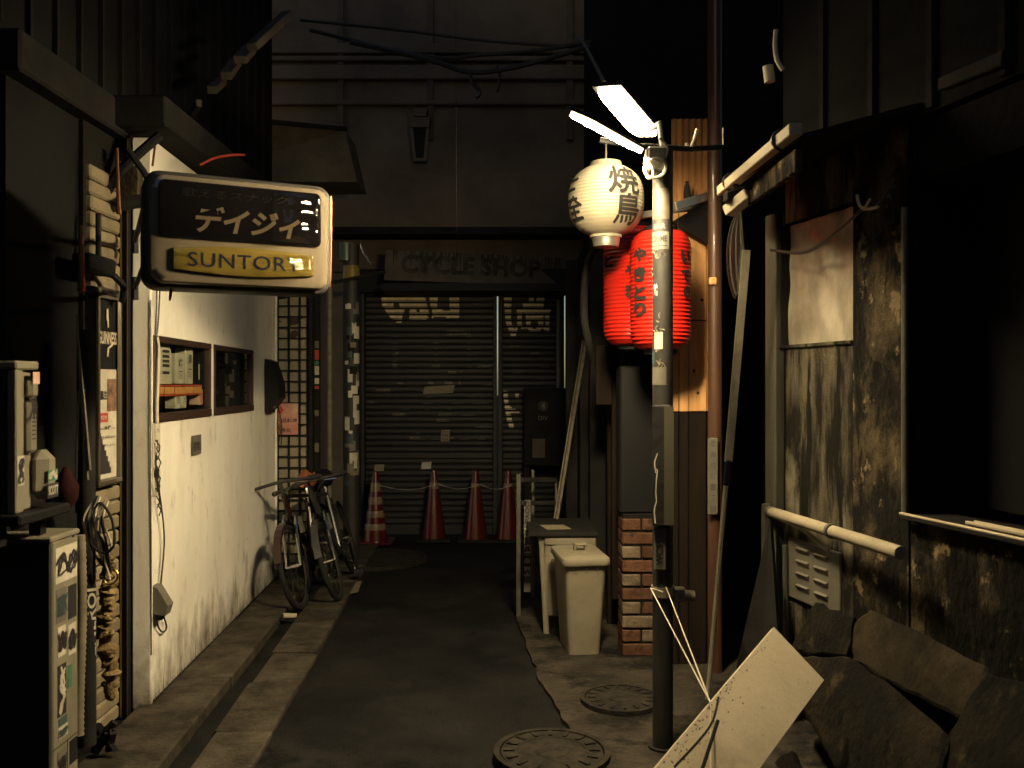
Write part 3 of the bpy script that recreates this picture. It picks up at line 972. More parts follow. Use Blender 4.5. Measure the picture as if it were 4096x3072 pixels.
mb = MB(); pbox(mb, yi0, yi1, zc0 + fw * 1.1, zp - .06, Xp - .004, Xp + .001); part('paper', mb, m_paper, fp)
AY = Vector((0, 1, 0))
mb = MB()
ym = (yi0 + yi1) / 2
wI = yi1 - yi0
text_mb(mb, 'GUINNESS', Vector((Xp, ym, zp + .075)), AY, UP, w=wI * .95, h=.055, bold=.02, off=.004)
mb.tube(catmull([Vector((Xp + .003, ym - wI * .05, zp + .15)), Vector((Xp + .003, ym - wI * .02, zp + .20)), Vector((Xp + .003, ym + wI * .02, zp + .12))]), .004)
mb.tube([Vector((Xp + .003, ym, zp - .005)), Vector((Xp + .003, ym + .005, zp + .03)), Vector((Xp + .003, ym + .04, zp + .045)), Vector((Xp + .003, ym + .045, zp + .06))], .004)
part('lettering', mb, m_cablew, fp)
mb = MB()
text_mb(mb, '黒生', Vector((Xp, ym - wI * .2, zp - .17)), AY, UP, w=wI * .35, h=.04, bold=.02, off=.003)
text_mb(mb, '— 金曜 —', Vector((Xp, ym, zp - .31)), AY, UP, w=wI * .8, h=.022, bold=.02, off=.003)
text_mb(mb, '42,000 km', Vector((Xp, ym, zp - .35)), AY, UP, w=wI * .7, h=.015, off=.003)
text_mb(mb, '乾杯しよう', Vector((Xp, ym, zp - .385)), AY, UP, w=wI * .7, h=.016, off=.003)
part('black_print', mb, m_ink, fp)
mb = MB()
hst = [(0, .0), (0, .20), (.08, .20), (.08, .175), (.16, .175), (.16, .15), (.26, .15), (.26, .125), (.36, .125), (.36, .10), (.46, .10), (.46, .075), (.56, .075), (.56, .05), (.66, .05), (.66, .025), (.74, .025), (.74, 0)]
zb0 = zc0 + fw * 1.1 + .02
mb.prism([Vector((Xp + .002, yi0 + .004 + u * wI * .9, zb0 + v)) for u, v in hst], (.0008, 0, 0))
part('stepped_print', mb, m_ink, fp)
mb = MB()
pbox(mb, ym - .002, yi1 - .004, zp - .24, zp - .10, Xp + .0012, Xp + .0022); part('photo_print', mb, mat('photo_print', (.05, .04, .05), .5, col2=(.3, .16, .09), nscale=25), fp)
mb = MB(); pbox(mb, yi0 + .006, ym + .006, zp - .285, zp - .245, Xp + .0012, Xp + .0026); part('red_print', mb, m_inkred, fp)
mb = MB(); text_mb(mb, '新発売', Vector((Xp + .003, (yi0 + ym) / 2 + .006, zp - .265)), AY, UP, w=wI * .3, h=.018, bold=.02); part('red_print_lettering', mb, m_paper, fp)

# black clamp lamp / junction box over the poster
mb = MB(); mb.box((-1.74, 3.55, 1.95), (-1.66, 3.78, 2.02), .01); mb.tube([(-1.70, 3.70, 2.02), (-1.70, 3.70, 2.2)], .012); mb.tube(catmull([(-1.68, 3.78, 1.96), (-1.66, 3.84, 1.92), (-1.69, 3.90, 1.86)]), .014)
solo('junction_box', mb, m_black, 'black junction box with a cable just above the framed beer poster', 'box', True)

# upper air conditioner unit
def stick(mb, px0, px1, py0, py1, X, off=.002):
    """sticker rectangle on a plane of constant X facing the alley"""
    y0, y1 = X * F / (px0 - 512), X * F / (px1 - 512)
    ym2 = (y0 + y1) / 2
    z1, z0 = H - (py0 - 384) / F * ym2, H - (py1 - 384) / F * ym2
    mb.box((X - .0005, y0, z0), (X + off, y1, z1))
    return Vector((X + off, ym2, (z0 + z1) / 2)), abs(y1 - y0), abs(z1 - z0)
XA = -1.598
ua = thing('air_conditioner_unit', 'upper outdoor air conditioner unit with a lit side and bulging valve cover', 'air conditioner', (-1.9, 2.98, 1.09), 'outdoor air conditioners stacked at the left')
za, zbm = H - (361 - 384) / F * 2.95, H - (512 - 384) / F * 2.95
mb = MB(); mb.box((-2.35, 2.915, zbm), (XA - .02, 3.03, za - .03), .006); part('casing', mb, m_ac, ua)
mb = MB(); mb.box((-2.36, 2.895, za - .029), (XA + .004, 3.035, za), .006); part('top_cover', mb, m_ac, ua)
mb = MB(); mb.box((XA - .03, 2.9, zbm), (XA, 2.948, za - .03), .004); part('corner_post', mb, m_ac, ua)
mb = MB(); mb.box((-2.34, 2.9, zbm + .01), (XA - .034, 2.914, za - .032)); part('grille_recess', mb, m_grille, ua)
mb = MB()
for i in range(14):
    mb.box((-2.33, 2.893, zbm + .03 + i * .03), (XA - .036, 2.8995, zbm + .036 + i * .03))
part('grille_bars', mb, m_grille, ua)
mb = MB(); mb.box((XA - .022, 2.978, za - .125), (XA + .008, 3.03, za - .055), .012); part('handle_cover', mb, m_ac, ua)
mb = MB(); mb.box((XA - .022, 2.974, zbm + .19), (XA + .004, 3.028, za - .13), .01); part('side_panel', mb, m_ac, ua)
mb = MB(); mb.box((XA - .04, 3.02, zbm + .03), (XA + .03, 3.12, zbm + .195), .03); vc = part('valve_cover', mb, m_ac, ua)
mb = MB()
for i in range(6):
    mb.box((XA + .003, 2.99, zbm + .235 + .014 * i), (XA + .0048, 3.012, zbm + .240 + .014 * i))
part('vent_slots', mb, m_ink, ua)
mb = MB(); squiggle(mb, Vector((XA + .004, 3.0, zbm + .335)), AY, UP, .04, .1, 3, .006, 2, .001); part('marker_tag', mb, m_ink, ua)
mb = MB(); mb.box((XA + .03, 3.035, zbm + .032), (XA + .0315, 3.108, zbm + .082)); part('black_sticker', mb, m_ink, vc)
mb = MB(); text_mb(mb, 'SCOTT', Vector((XA + .0318, 3.073, zbm + .058)), AY, UP, w=.064, h=.032, bold=.03, off=.001); part('sticker_lettering', mb, m_paper, vc)
mb = MB(); mb.box((XA + .03, 3.04, zbm + .09), (XA + .0312, 3.105, zbm + .128)); part('green_sticker', mb, m_green, vc)
mb = MB(); squiggle(mb, Vector((XA + .0315, 3.072, zbm + .109)), AY, UP, .05, .03, 9, .006, 3, .0006); part('sticker_scrawl', mb, m_paper, vc)
mb = MB(); mb.box((XA + .0002, 2.905, zbm + .09), (XA + .0018, 2.945, zbm + .185)); part('white_sticker', mb, m_paper, ua)
mb = MB(); squiggle(mb, Vector((XA + .002, 2.925, zbm + .137)), UP, -AY, .085, .034, 14, .011, 3, .0006); part('sticker_scrawl', mb, m_ink, ua)
mb = MB(); mb.box((XA + .008, 2.985, za - .075), (XA + .0095, 3.028, za - .035)); part('picture_sticker', mb, m_poster, ua)
# stand carrying it
sd = thing('metal_stand', 'black stand between the two stacked air conditioner units', 'stand', (-1.9, 3.0, .97))
mb = MB(); mb.box((-2.36, 2.87, 1.045), (XA + .03, 3.2, zbm - .001), .006); part('top', mb, m_black, sd)
for x in (-2.3, -1.66):
    for y in (2.9, 3.15):
        mb = MB(); mb.box((x - .02, y - .02, .976), (x + .02, y + .02, 1.044)); part('leg', mb, m_black, sd)
# lower unit with stickers
XB = -1.591
ul = thing('air_conditioner_unit', 'lower tall outdoor unit with a sticker covered side, at the bottom left corner', 'air conditioner', (-1.9, 3.2, .04), 'outdoor air conditioners stacked at the left')
zl = .972
mb = MB(); mb.box((-2.4, 3.12, .04), (XB, 3.30, zl - .022), .005); part('casing', mb, m_ac, ul)
mb = MB(); mb.box((-2.41, 3.095, zl - .021), (XB + .006, 3.305, zl), .006); part('top_cover', mb, m_ac, ul)
mb = MB(); mb.box((-2.39, 3.10, .05), (XB - .004, 3.119, zl - .024)); part('front_grille', mb, m_grille, ul)
mb = MB(); mb.box((-2.35, 3.13, -.01), (-2.28, 3.29, .04)); mb.box((XB - .1, 3.13, -.01), (XB - .03, 3.29, .04)); part('feet', mb, m_rubber, ul)
sts = [(3.135, 3.29, .80, .925, m_paper, m_ink, 31), (3.14, 3.21, .66, .78, m_plate, m_inkblue, 32), (3.225, 3.285, .655, .775, m_ink, None, 33),
       (3.15, 3.205, .54, .645, m_paper, m_ink, 34), (3.225, 3.28, .525, .635, m_paper, m_ink, 35), (3.15, 3.21, .33, .51, m_ink, m_paper, 36),
       (3.222, 3.25, .41, .49, m_green, None, 37), (3.158, 3.215, .295, .322, m_teal, None, 38), (3.155, 3.22, .25, .29, m_paper, m_inkblue, 39),
       (3.235, 3.29, .13, .215, m_dark, None, 40), (3.15, 3.21, .09, .21, m_plate, m_ink, 41)]
for i, (y0, y1, z0, z1, m, ink, sd2) in enumerate(sts):
    mb = MB(); mb.box((XB - .0002, y0, z0), (XB + .0014 + i * .0001, y1, z1))
    s2 = part('sticker', mb, m, ul)
    if ink:
        mb = MB()
        if sd2 == 36:
            squiggle(mb, Vector((XB + .003, (y0 + y1) / 2, (z0 + z1) / 2)), UP, -AY, (z1 - z0) * .85, (y1 - y0) * .7, sd2, .011, 3, .0006)
        else:
            squiggle(mb, Vector((XB + .003, (y0 + y1) / 2, (z0 + z1) / 2)), AY, UP, (y1 - y0) * .85, (z1 - z0) * .7, sd2, .009, 4, .0006)
        part('sticker_scrawl', mb, ink, s2)
mb = MB(); mb.box((XB - .0005, 3.1205, .225), (XB + .0012, 3.299, .229)); mb.box((XB - .0005, 3.219, .045), (XB + .0013, 3.223, .2245)); part('panel_joint', mb, m_ink, ul)
mb = MB(); mb.box((XB, 3.255, .945), (XB + .002, 3.268, .955)); part('screw', mb, m_ink, ul)

# wrapped drain hose, dark pipes, cable bundle and foam filled pipe chase
mb = MB()
pts, rr = [], []
for i in range(70):
    t2 = i / 69
    q = at(80 + 1.5 * math.sin(t2 * 5), 535 + t2 * 200, 3.38)
    pts.append(q); rr.append(.0185 + (.003 if i % 2 else -.001))
mb.tube(pts, rr, 10)
solo('drain_hose', mb, m_wrap, 'ribbed cream drain hose running down beside the lower air conditioner', 'hose', True)
mb = MB(); mb.tube([at(86, 330, 3.5), at(86.5, 560, 3.5), at(87, 745, 3.45)], .034, 12); mb.tube([at(86.3, 500, 3.5), at(86.4, 512, 3.5)], .04, 12)
dp = solo('dark_downpipe', mb, m_dark, 'thick dark downpipe between the air conditioners and the brick pier', 'pipe', True)
mb = MB(); text_mb(mb, 'ENEROI', at(91.5, 622, 3.47), UP, Vector((-.75, -.65, 0)), w=.26, h=.032, bold=.02, off=.004)
for v in mb.v: pass
part('lettering', mb, m_paper, dp)
fo = thing('foamed_pipe_chase', 'lumpy yellowish expanding foam filling a pipe chase by the brick pier', 'foam', at(107, 700, 3.62))
rf = random.Random(8)
mb = MB(); pts, rr = [], []
for i in range(46):
    t2 = i / 45
    pts.append(at(106.5 + 3 * math.sin(t2 * 9) + 2.5 * t2, 556 + t2 * 142, 3.63) + Vector((rf.uniform(-.008, .008), 0, 0)))
    rr.append(.026 + rf.uniform(-.009, .013) + (.014 if i in (29, 30, 31) else 0))
mb.tube(pts, rr, 12); part('foam', mb, m_foam, fo, True)
mb = MB()
for i in range(26):
    q = at(106 + rf.uniform(-4, 6), 558 + rf.uniform(0, 130), 3.61)
    mb.lathe(q, [(.001, -.012), (.011, -.006), (.013, 0), (.010, .006), (.001, .012)], 8)
part('foam_blobs', mb, m_foam, fo, True, kind='stuff')
mb = MB(); mb.ring(at(111, 577, 3.55), (1, 0, .2), (0, 0, 1), .028, .005); part('hose_clip', mb, m_brass, fo)
ub = thing('cable_bundle', 'tangled bundle of clear wrapped cables hanging above the foam', 'cables', at(98, 560, 3.5))
for q in range(14):
    x0 = 98 + rf.uniform(-9, 8)
    mb = MB()
    mb.tube(catmull([at(x0 + 4, 497 + rf.uniform(-4, 6), 3.45), at(x0 - 5 + rf.uniform(-4, 4), 520, 3.42), at(x0 + rf.uniform(-6, 7), 545, 3.45), at(x0 + rf.uniform(-3, 10), 562 + rf.uniform(-12, 25), 3.48)]), .0045, 6)
    part('cable', mb, m_cablew if q % 3 else m_cable, ub, True)
mb = MB(); mb.tube(catmull([at(94, 510, 3.4), at(101, 503, 3.4), at(112, 520, 3.42), at(114, 545, 3.42), at(103, 553, 3.42), at(92, 545, 3.42), at(90, 538, 3.42)]), .005, 6); part('cable', mb, m_cable, ub, True)
# dim hanging wires and rubbish bag in the dark recess
hw = thing('hanging_wires', 'thin grey wires hanging in the dark recess beside the poster', 'wires', at(80, 450, 3.3))
for pts in ([(77, 315), (79, 360), (83, 420), (88, 480)], [(78, 340), (84, 400), (90, 470)], [(79, 390), (77, 430), (76, 480)]):
    mb = MB(); mb.tube(catmull([at(x, y, 3.3) for x, y in pts]), .005, 6); part('wire', mb, m_wrap, hw, True)
mb = MB()
mb.lathe(at(66, 494, 3.28), [(.02, -.05), (.04, -.02), (.045, .03), (.025, .07), (.008, .10)], 12)
solo('red_bundle', mb, mat('dark_red_cloth', (.022, .006, .006), .8, bump=.6, bscale=20), 'dim dark red bundle tucked behind the upper air conditioner', 'bundle', True)
mb = MB(); mb.box((-1.99, 2.0, 0), (-1.93, 3.18, 2.7))
# rubble at the foot of the brick pier
mb = MB()
for i in range(14):
    q = at(rf.uniform(96, 112), rf.uniform(722, 745), 3.5)
    q.z = max(q.z, .05)
    d = Vector((rf.uniform(-1, 1), rf.uniform(-1, 1), rf.uniform(.2, 1))).normalized()
    mb.obox(q, d, d.orthogonal(), d.cross(d.orthogonal()), rf.uniform(.03, .1), rf.uniform(.01, .03), rf.uniform(.01, .02))
o = solo('rubble_heap', mb, m_dark, 'small dark heap of rubble at the foot of the brick pier', 'rubble')
o['kind'] = 'stuff'
del o['category']

# ================================================================ THE BAR SIGN
s = .80
PL = Vector(((144 - 512) / F * 3.12, 3.12, 0)); PR = Vector(((332 - 512) / F * 3.42, 3.42, 0))
sa = (PR - PL).normalized()
sw = (PR - PL).length
sn = Vector((sa.y, -sa.x, 0))
zs = H + (384 - 234) / F * (PL.y + PR.y) / 2 * 1.0
sh = 119 / F * PL.y
sc = (PL + PR) / 2 + UP * zs
bs = thing('bar_sign', 'boxy light-box bar sign with dark panel and yellow strip, jutting over the white wall', 'sign', sc - UP * sh / 2)
def ss(u, v, n=0.0):
    return sc + sa * (u * sw) + UP * (v * sh) + sn * n
def plate(mb, outline, n0, n1, inset=0.0):
    """outline of (x, z) metres about the sign centre, lofted from n0 to n1 with an inset front edge"""
    k = len(outline)
    vs = [sc + sa * x + UP * z + sn * n0 for x, z in outline]
    cx = sum(x for x, z in outline) / k; cz = sum(z for x, z in outline) / k
    wmax = max(abs(x - cx) for x, z in outline); hmax = max(abs(z - cz) for x, z in outline)
    def sc2(x, z, i): return (cx + (x - cx) * (1 - i / wmax), cz + (z - cz) * (1 - i / hmax))
    rings = [(n0, 0), (n1 - inset, 0), (n1 - inset * .3, inset * .45), (n1, inset * 1.6)] if inset else [(n0, 0), (n1, 0)]
    vs = []
    for n, i in rings:
        vs += [sc + sa * sc2(x, z, i)[0] + UP * sc2(x, z, i)[1] + sn * n for x, z in outline]
    fs = [tuple(range(k))[::-1]]
    for j in range(len(rings) - 1):
        fs += [(j * k + i, j * k + (i + 1) % k, (j + 1) * k + (i + 1) % k, (j + 1) * k + i) for i in range(k)]
    fs.append(tuple((len(rings) - 1) * k + i for i in range(k)))
    return mb.add(vs, fs)
mb = MB(); plate(mb, rrect(sw, sh, .055, 8), -.15, -.012, .012); part('case', mb, m_signcase, bs, True)
mb = MB(); plate(mb, rrect(sw * .955, sh * .93, .05, 8), -.014, .016, .016); part('face', mb, m_signface, bs, True)
# raised dark upper panel
def shift(o, dx, dz): return [(x + dx, z + dz) for x, z in o]
# the dark panel is a fine wavy sheet so that it mirrors the lamp like warped plastic
w_, h_ = sw * .86, sh * .49
pc = (-0.002 * sw, sh * .165)
mb = MB(); plate(mb, shift(rrect(w_, h_, .022, 6), *pc), .014, .0225, .003); dk = part('upper_panel', mb, m_signdark, bs, True)
# yellow panel with bowed top and bottom
yw, yh = sw * .745, sh * .235
yo = []
N = 14
for i in range(N + 1):
    t2 = i / N
    yo.append((yw / 2 - yw * t2, -yh * .38 - .12 * yh * math.sin(math.pi * t2) * 1.4))
for i in range(N + 1):
    t2 = i / N
    yo.append((-yw / 2 + yw * t2, yh * .38 + .12 * yh * math.sin(math.pi * t2) * 1.4))
mb = MB(); plate(mb, shift(yo, .012 * sw, -sh * .255), .014, .026, .004); part('yellow_panel', mb, m_signyellow, bs, True)
def warped(x0, x1, z0, z1, n0, bulges, rip, seed, tilt, wob, ripv, nx=80, nz=60):
    """clear film added over the sign, bulged and rippled to mirror the lamp; bulges of (x, z, sx, sz, height)"""
    rw2 = random.Random(seed)
    ph = [rw2.uniform(0, 6.28) for _ in range(8)]
    vs, fs = [], []
    for j in range(nz + 1):
        for i in range(nx + 1):
            u_, v_ = i / nx, j / nz
            x, z = x0 + (x1 - x0) * u_, z0 + (z1 - z0) * v_
            env = min(1, u_ * 6) * min(1, (1 - u_) * 12) * min(1, v_ * 9) * min(1, (1 - v_) * 9)
            h9 = 0
            for bx9, bz9, sx9, sz9, hh9 in bulges:
                h9 += hh9 * math.exp(-((u_ - bx9 + wob * math.sin(v_ * 7.5 + ph[5]) + wob * .4 * math.sin(v_ * 19 + ph[6])) / sx9) ** 2 - ((v_ - bz9) / sz9) ** 2)
            h9 += rip * (1 + math.sin(30 * u_ + 2.0 * math.sin(4 * v_ + ph[0]) + ph[1])) + ripv * (1 + math.sin(34 * v_ + 2.5 * math.sin(9 * u_ + ph[2])))
            h9 += .012 + tilt * (z - (z0 + z1) / 2)
            vs.append(sc + sa * x + UP * z + sn * (n0 + env * h9))
    for j in range(nz):
        for i in range(nx):
            fs.append((j * (nx + 1) + i, j * (nx + 1) + i + 1, (j + 1) * (nx + 1) + i + 1, (j + 1) * (nx + 1) + i))
    m_ = MB(); m_.add(vs, fs)
    return m_
m_film = glass_mat('added_clear_film', (.93, .92, .90), .03)
part('glint_film', warped(sw * .16, sw * .42, -sh * .055, sh * .395, .0242, [(.42, .5, .31, 1.6, .029)], .0004, 5, -.085, .035, .00022), m_film, bs, True)
part('glint_film', warped(sw * .12, sw * .378, -sh * .34, -sh * .17, .0282, [(.36, .5, .34, 3.0, .031)], .0005, 9, -.20, .03, .0003), m_film, bs, True)
mb = MB(); text_mb(mb, 'デイジィ', ss(.03, .095, .0228), sa, UP, w=sw * .56, h=sh * .235, bold=.032, shear=.22, off=.0006); part('lettering', mb, m_signletter, bs)
mb = MB(); text_mb(mb, '歌えるスナック', ss(-.04, .315, .0228), sa, UP, w=sw * .56, h=sh * .075, bold=.0, shear=.15, off=.0006); part('small_lettering', mb, mat('sign_dim_letter', (.018, .015, .013), .3), bs)
mb = MB(); text_mb(mb, 'SUNTORY', ss(.012, -.255, .0262), sa, UP, w=sw * .60, h=sh * .125, bold=.008, space=1.08, off=.0006); part('brand_lettering', mb, m_signink, bs)
mb = MB()
for z in (.20, -.30):
    a = ss(-.49, z, -.07)
    mb.tube([a, a + Vector((-.36, .78, 0))], .010, 6)
    mb.tube([a + Vector((-.36, .78, -.05)), a + Vector((-.36, .78, .05))], .016, 6)
part('bracket', mb, m_black, bs, True)
mb = MB(); mb.tube(catmull([ss(-.36, -.49, -.06), ss(-.37, -.6, -.02), ss(-.36, -.5, .0)]), .004, 6); mb.tube([ss(.507, .42, -.03), ss(.507, -.1, -.03), ss(.50, -.42, -.03)], .003, 6); part('wire', mb, m_copper, bs, True)

# ================================================================ MIDDLE LEFT: LATTICE SCREEN AND POSTS
YL = 6.82
la = thing('lattice_screen', 'pale paper lattice screen with a black grid beside the white wall end', 'screen', at(292, 590, YL) * 1.0)
mb = MB(); a, b2 = at(275.0, 290, YL + .012), at(309.5, 290, YL + .012); mb.box((a.x, YL + .006, .15), (b2.x, YL + .02, 2.2)); part('sheet', mb, m_shoji, la)
for x in (277.9, 289.0, 299.8, 307.8):
    a = at(x, 300, YL); mb = MB(); mb.box((a.x - .007, YL - .010, .15), (a.x + .007, YL + .004, 2.2)); part('upright_bar', mb, m_black, la)
for i in range(28):
    z = H + (384 - 306.2 - 10.76 * i) / F * YL
    if z < .2: break
    a, b2 = at(275.0, 300, YL), at(309.5, 300, YL)
    mb = MB(); mb.box((a.x, YL - .016, z - .006), (b2.x, YL - .0105, z + .006)); part('cross_bar', mb, m_black, la)
for y in (321, 333.6):
    c = at(294.6, y, YL - .02); mb = MB(); mb.prism([c + Vector((.028 * math.cos(t2), 0, .028 * math.sin(t2))) for t2 in [2 * math.pi * i / 20 for i in range(20)]], (0, -.004, 0)); part('round_badge', mb, m_brownwin, la)
mb = MB(); a, b2 = at(309.6, 300, YL), at(313.6, 300, YL); mb.box((a.x, YL - .04, 0), (b2.x, YL + .04, 2.35), .004); part('frame_post', mb, m_black, la)
mb = MB(); a, b2 = at(272, 300, YL), at(345, 300, YL); mb.prism([at(272, 301, YL), at(318, 292, YL), at(318, 288, YL), at(272, 290, YL)], (0, .06, 0)); part('top_beam', mb, m_black, la)
t = thing('menu_poster', 'reddish restaurant menu poster tied to the lattice screen', 'poster', at(287, 434.6, YL - .04))
YP = YL - .03
a, b2 = at(276.5, 403.5, YP), at(298, 434.6, YP)
mb = MB(); mb.box((a.x, YP - .002, b2.z), (b2.x, YP, a.z)); part('sheet', mb, m_poster, t)
AX = Vector((1, 0, 0))
mb = MB(); text_mb(mb, '一品料理', at(287, 420.5, YP - .002), AX, UP, w=.155, h=.032, bold=.02, off=.001); text_mb(mb, '食処', at(286, 430, YP - .002), AX, UP, w=.075, h=.032, bold=.02, off=.001); part('lettering', mb, m_ink, t)
mb = MB()
for i in range(5):
    an = 2 * math.pi * i / 5
    c = at(279.8, 410, YP - .003) + Vector((.017 * math.cos(an), 0, .017 * math.sin(an)))
    mb.prism([c + Vector((.013 * math.cos(q), 0, .013 * math.sin(q))) for q in [2 * math.pi * j / 8 for j in range(8)]], (0, -.0006 - .0001 * i, 0))
part('flower_print', mb, m_inkred, t)
t = thing('lattice_wires', 'black wire tangle hanging on the lattice screen by the menu poster', 'wires', at(279, 440, YL - .05))
rf = random.Random(4)
for i in range(6):
    mb = MB(); mb.tube(catmull([at(277.5, 403, YL - .05), at(277 + rf.uniform(-1, 5), 422, YL - .06), at(278 + rf.uniform(-1, 5), 432, YL - .06), at(278 + rf.uniform(-1, 4), 445, YL - .05)]), .004, 5); part('wire', mb, m_cable, t, True)
mb = MB(); mb.tube(catmull([at(276, 304, YL - .03), at(274.5, 312, YL - .04), at(278, 320, YL - .04), at(281, 322, YL - .04)]), .005, 5); part('wire', mb, m_cable, t, True)

# narrow sticker post, bamboo downpipe, sticker covered pole
Y1 = 7.2
t = thing('narrow_post', 'narrow dark post with a column of small stickers right of the lattice', 'post', at(316.5, 553, Y1))
a, b2 = at(314, 300, Y1), at(319.3, 300, Y1)
mb = MB(); mb.box((a.x, Y1, 0), (b2.x, Y1 + .05, 2.5), .004); part('post', mb, m_dark, t)
for i, (y0, y1, m) in enumerate(((341, 348, m_plate), (350, 360, m_inkred), (361, 365, m_green), (366, 375, m_paper), (378, 384, m_cablew), (386, 389, m_inkred), (391, 402, m_dark), (410, 416, m_wrap), (443, 452, m_wrap))):
    p0, p1 = at(314.3, y0, Y1), at(319, y1, Y1)
    mb = MB(); mb.box((p0.x, Y1 - .0015, p1.z), (p1.x, Y1 + .001, p0.z)); part('sticker', mb, m, t)
mb = MB(); pts, rr = [], []
for i in range(40):
    z = 2.45 * i / 39
    pts.append(Vector((at(329.5, 300, 7.35).x, 7.35, z))); rr.append(.021 + (.004 if i % 7 == 0 else 0))
mb.tube(pts, rr, 12)
solo('bamboo_downpipe', mb, m_wrap, 'jointed bamboo-like downpipe between the lattice and the stickered pole', 'pipe', True)
Y2 = 7.5
t = thing('stickered_pole', 'steel pole plastered with torn stickers left of the shutters', 'pole', at(351.5, 564, Y2))
cx = at(351.2, 300, Y2).x
r0 = 8.0 / F * Y2
mb = MB(); mb.tube([Vector((cx, Y2, 0)), Vector((cx, Y2, 2.66))], r0, 20); part('shaft', mb, m_pole, t, True)
mb = MB(); mb.tube([at(346, 261, Y2 - .02), at(346, 243, Y2 - .02)], .055, 18); part('sleeve', mb, mat('green_sleeve', (.12, .16, .13), .4, .3), t, True)
mb = MB(); mb.tube([Vector((cx, Y2, at(0, 279, Y2).z)), Vector((cx, Y2, at(0, 266, Y2).z))], r0 + .006, 18); part('yellow_strap', mb, m_signyellow, t, True)
rs = random.Random(17)
def curved_sticker(mb, cx, cy, r, a0, a1, z0, z1, seg=6, torn=0.0, rr=None):
    vs, fs = [], []
    for j, z in enumerate((z0, z1)):
        for i in range(seg + 1):
            an = a0 + (a1 - a0) * i / seg
            dz = rr.uniform(-torn, torn) if rr else 0
            vs.append(Vector((cx + r * math.cos(an), cy + r * math.sin(an), z + dz)))
    for i in range(seg):
        fs.append((i, i + 1, seg + 2 + i, seg + 1 + i))
    return mb.add(vs, fs)
for i in range(34):
    y = 300 + rs.uniform(0, 190)
    an = R(rs.uniform(-115, -15))
    da = R(rs.uniform(12, 34))
    hh = rs.uniform(.015, .07)
    z = at(0, y, Y2).z
    mb = MB(); curved_sticker(mb, cx, Y2, r0 + .0015 + i * .00008, an - da, an + da, z - hh, z + hh, torn=hh * .35 if i % 3 == 0 else .002, rr=rs)
    part('sticker', mb, [m_paper, m_plate, m_wrap, m_dark, m_cablew, m_paper, m_inkblue][i % 7], t)
mb = MB(); bar(mb, at(330, 283, 7.3), at(385, 272, 7.6), .05, .03); solo('steel_beam', mb, m_dark, 'dark horizontal steel arm reaching from the bar sign past the stickered pole', 'arm')
t = thing('chain', 'short hanging chain beside the top of the stickered pole', 'chain', at(366, 264, 7.4))
for i in range(12):
    q = i / 11
    c = at(361.5 + 8 * q * q + 1.5 * q, 244 + 19 * q, 7.4)
    mb = MB(); mb.ring(c, (1, 0, 0) if i % 2 else (0.3, 1, 0), (.35, 0, -1), .012, .003, 10, 5); part('link', mb, m_chrome, t, True)

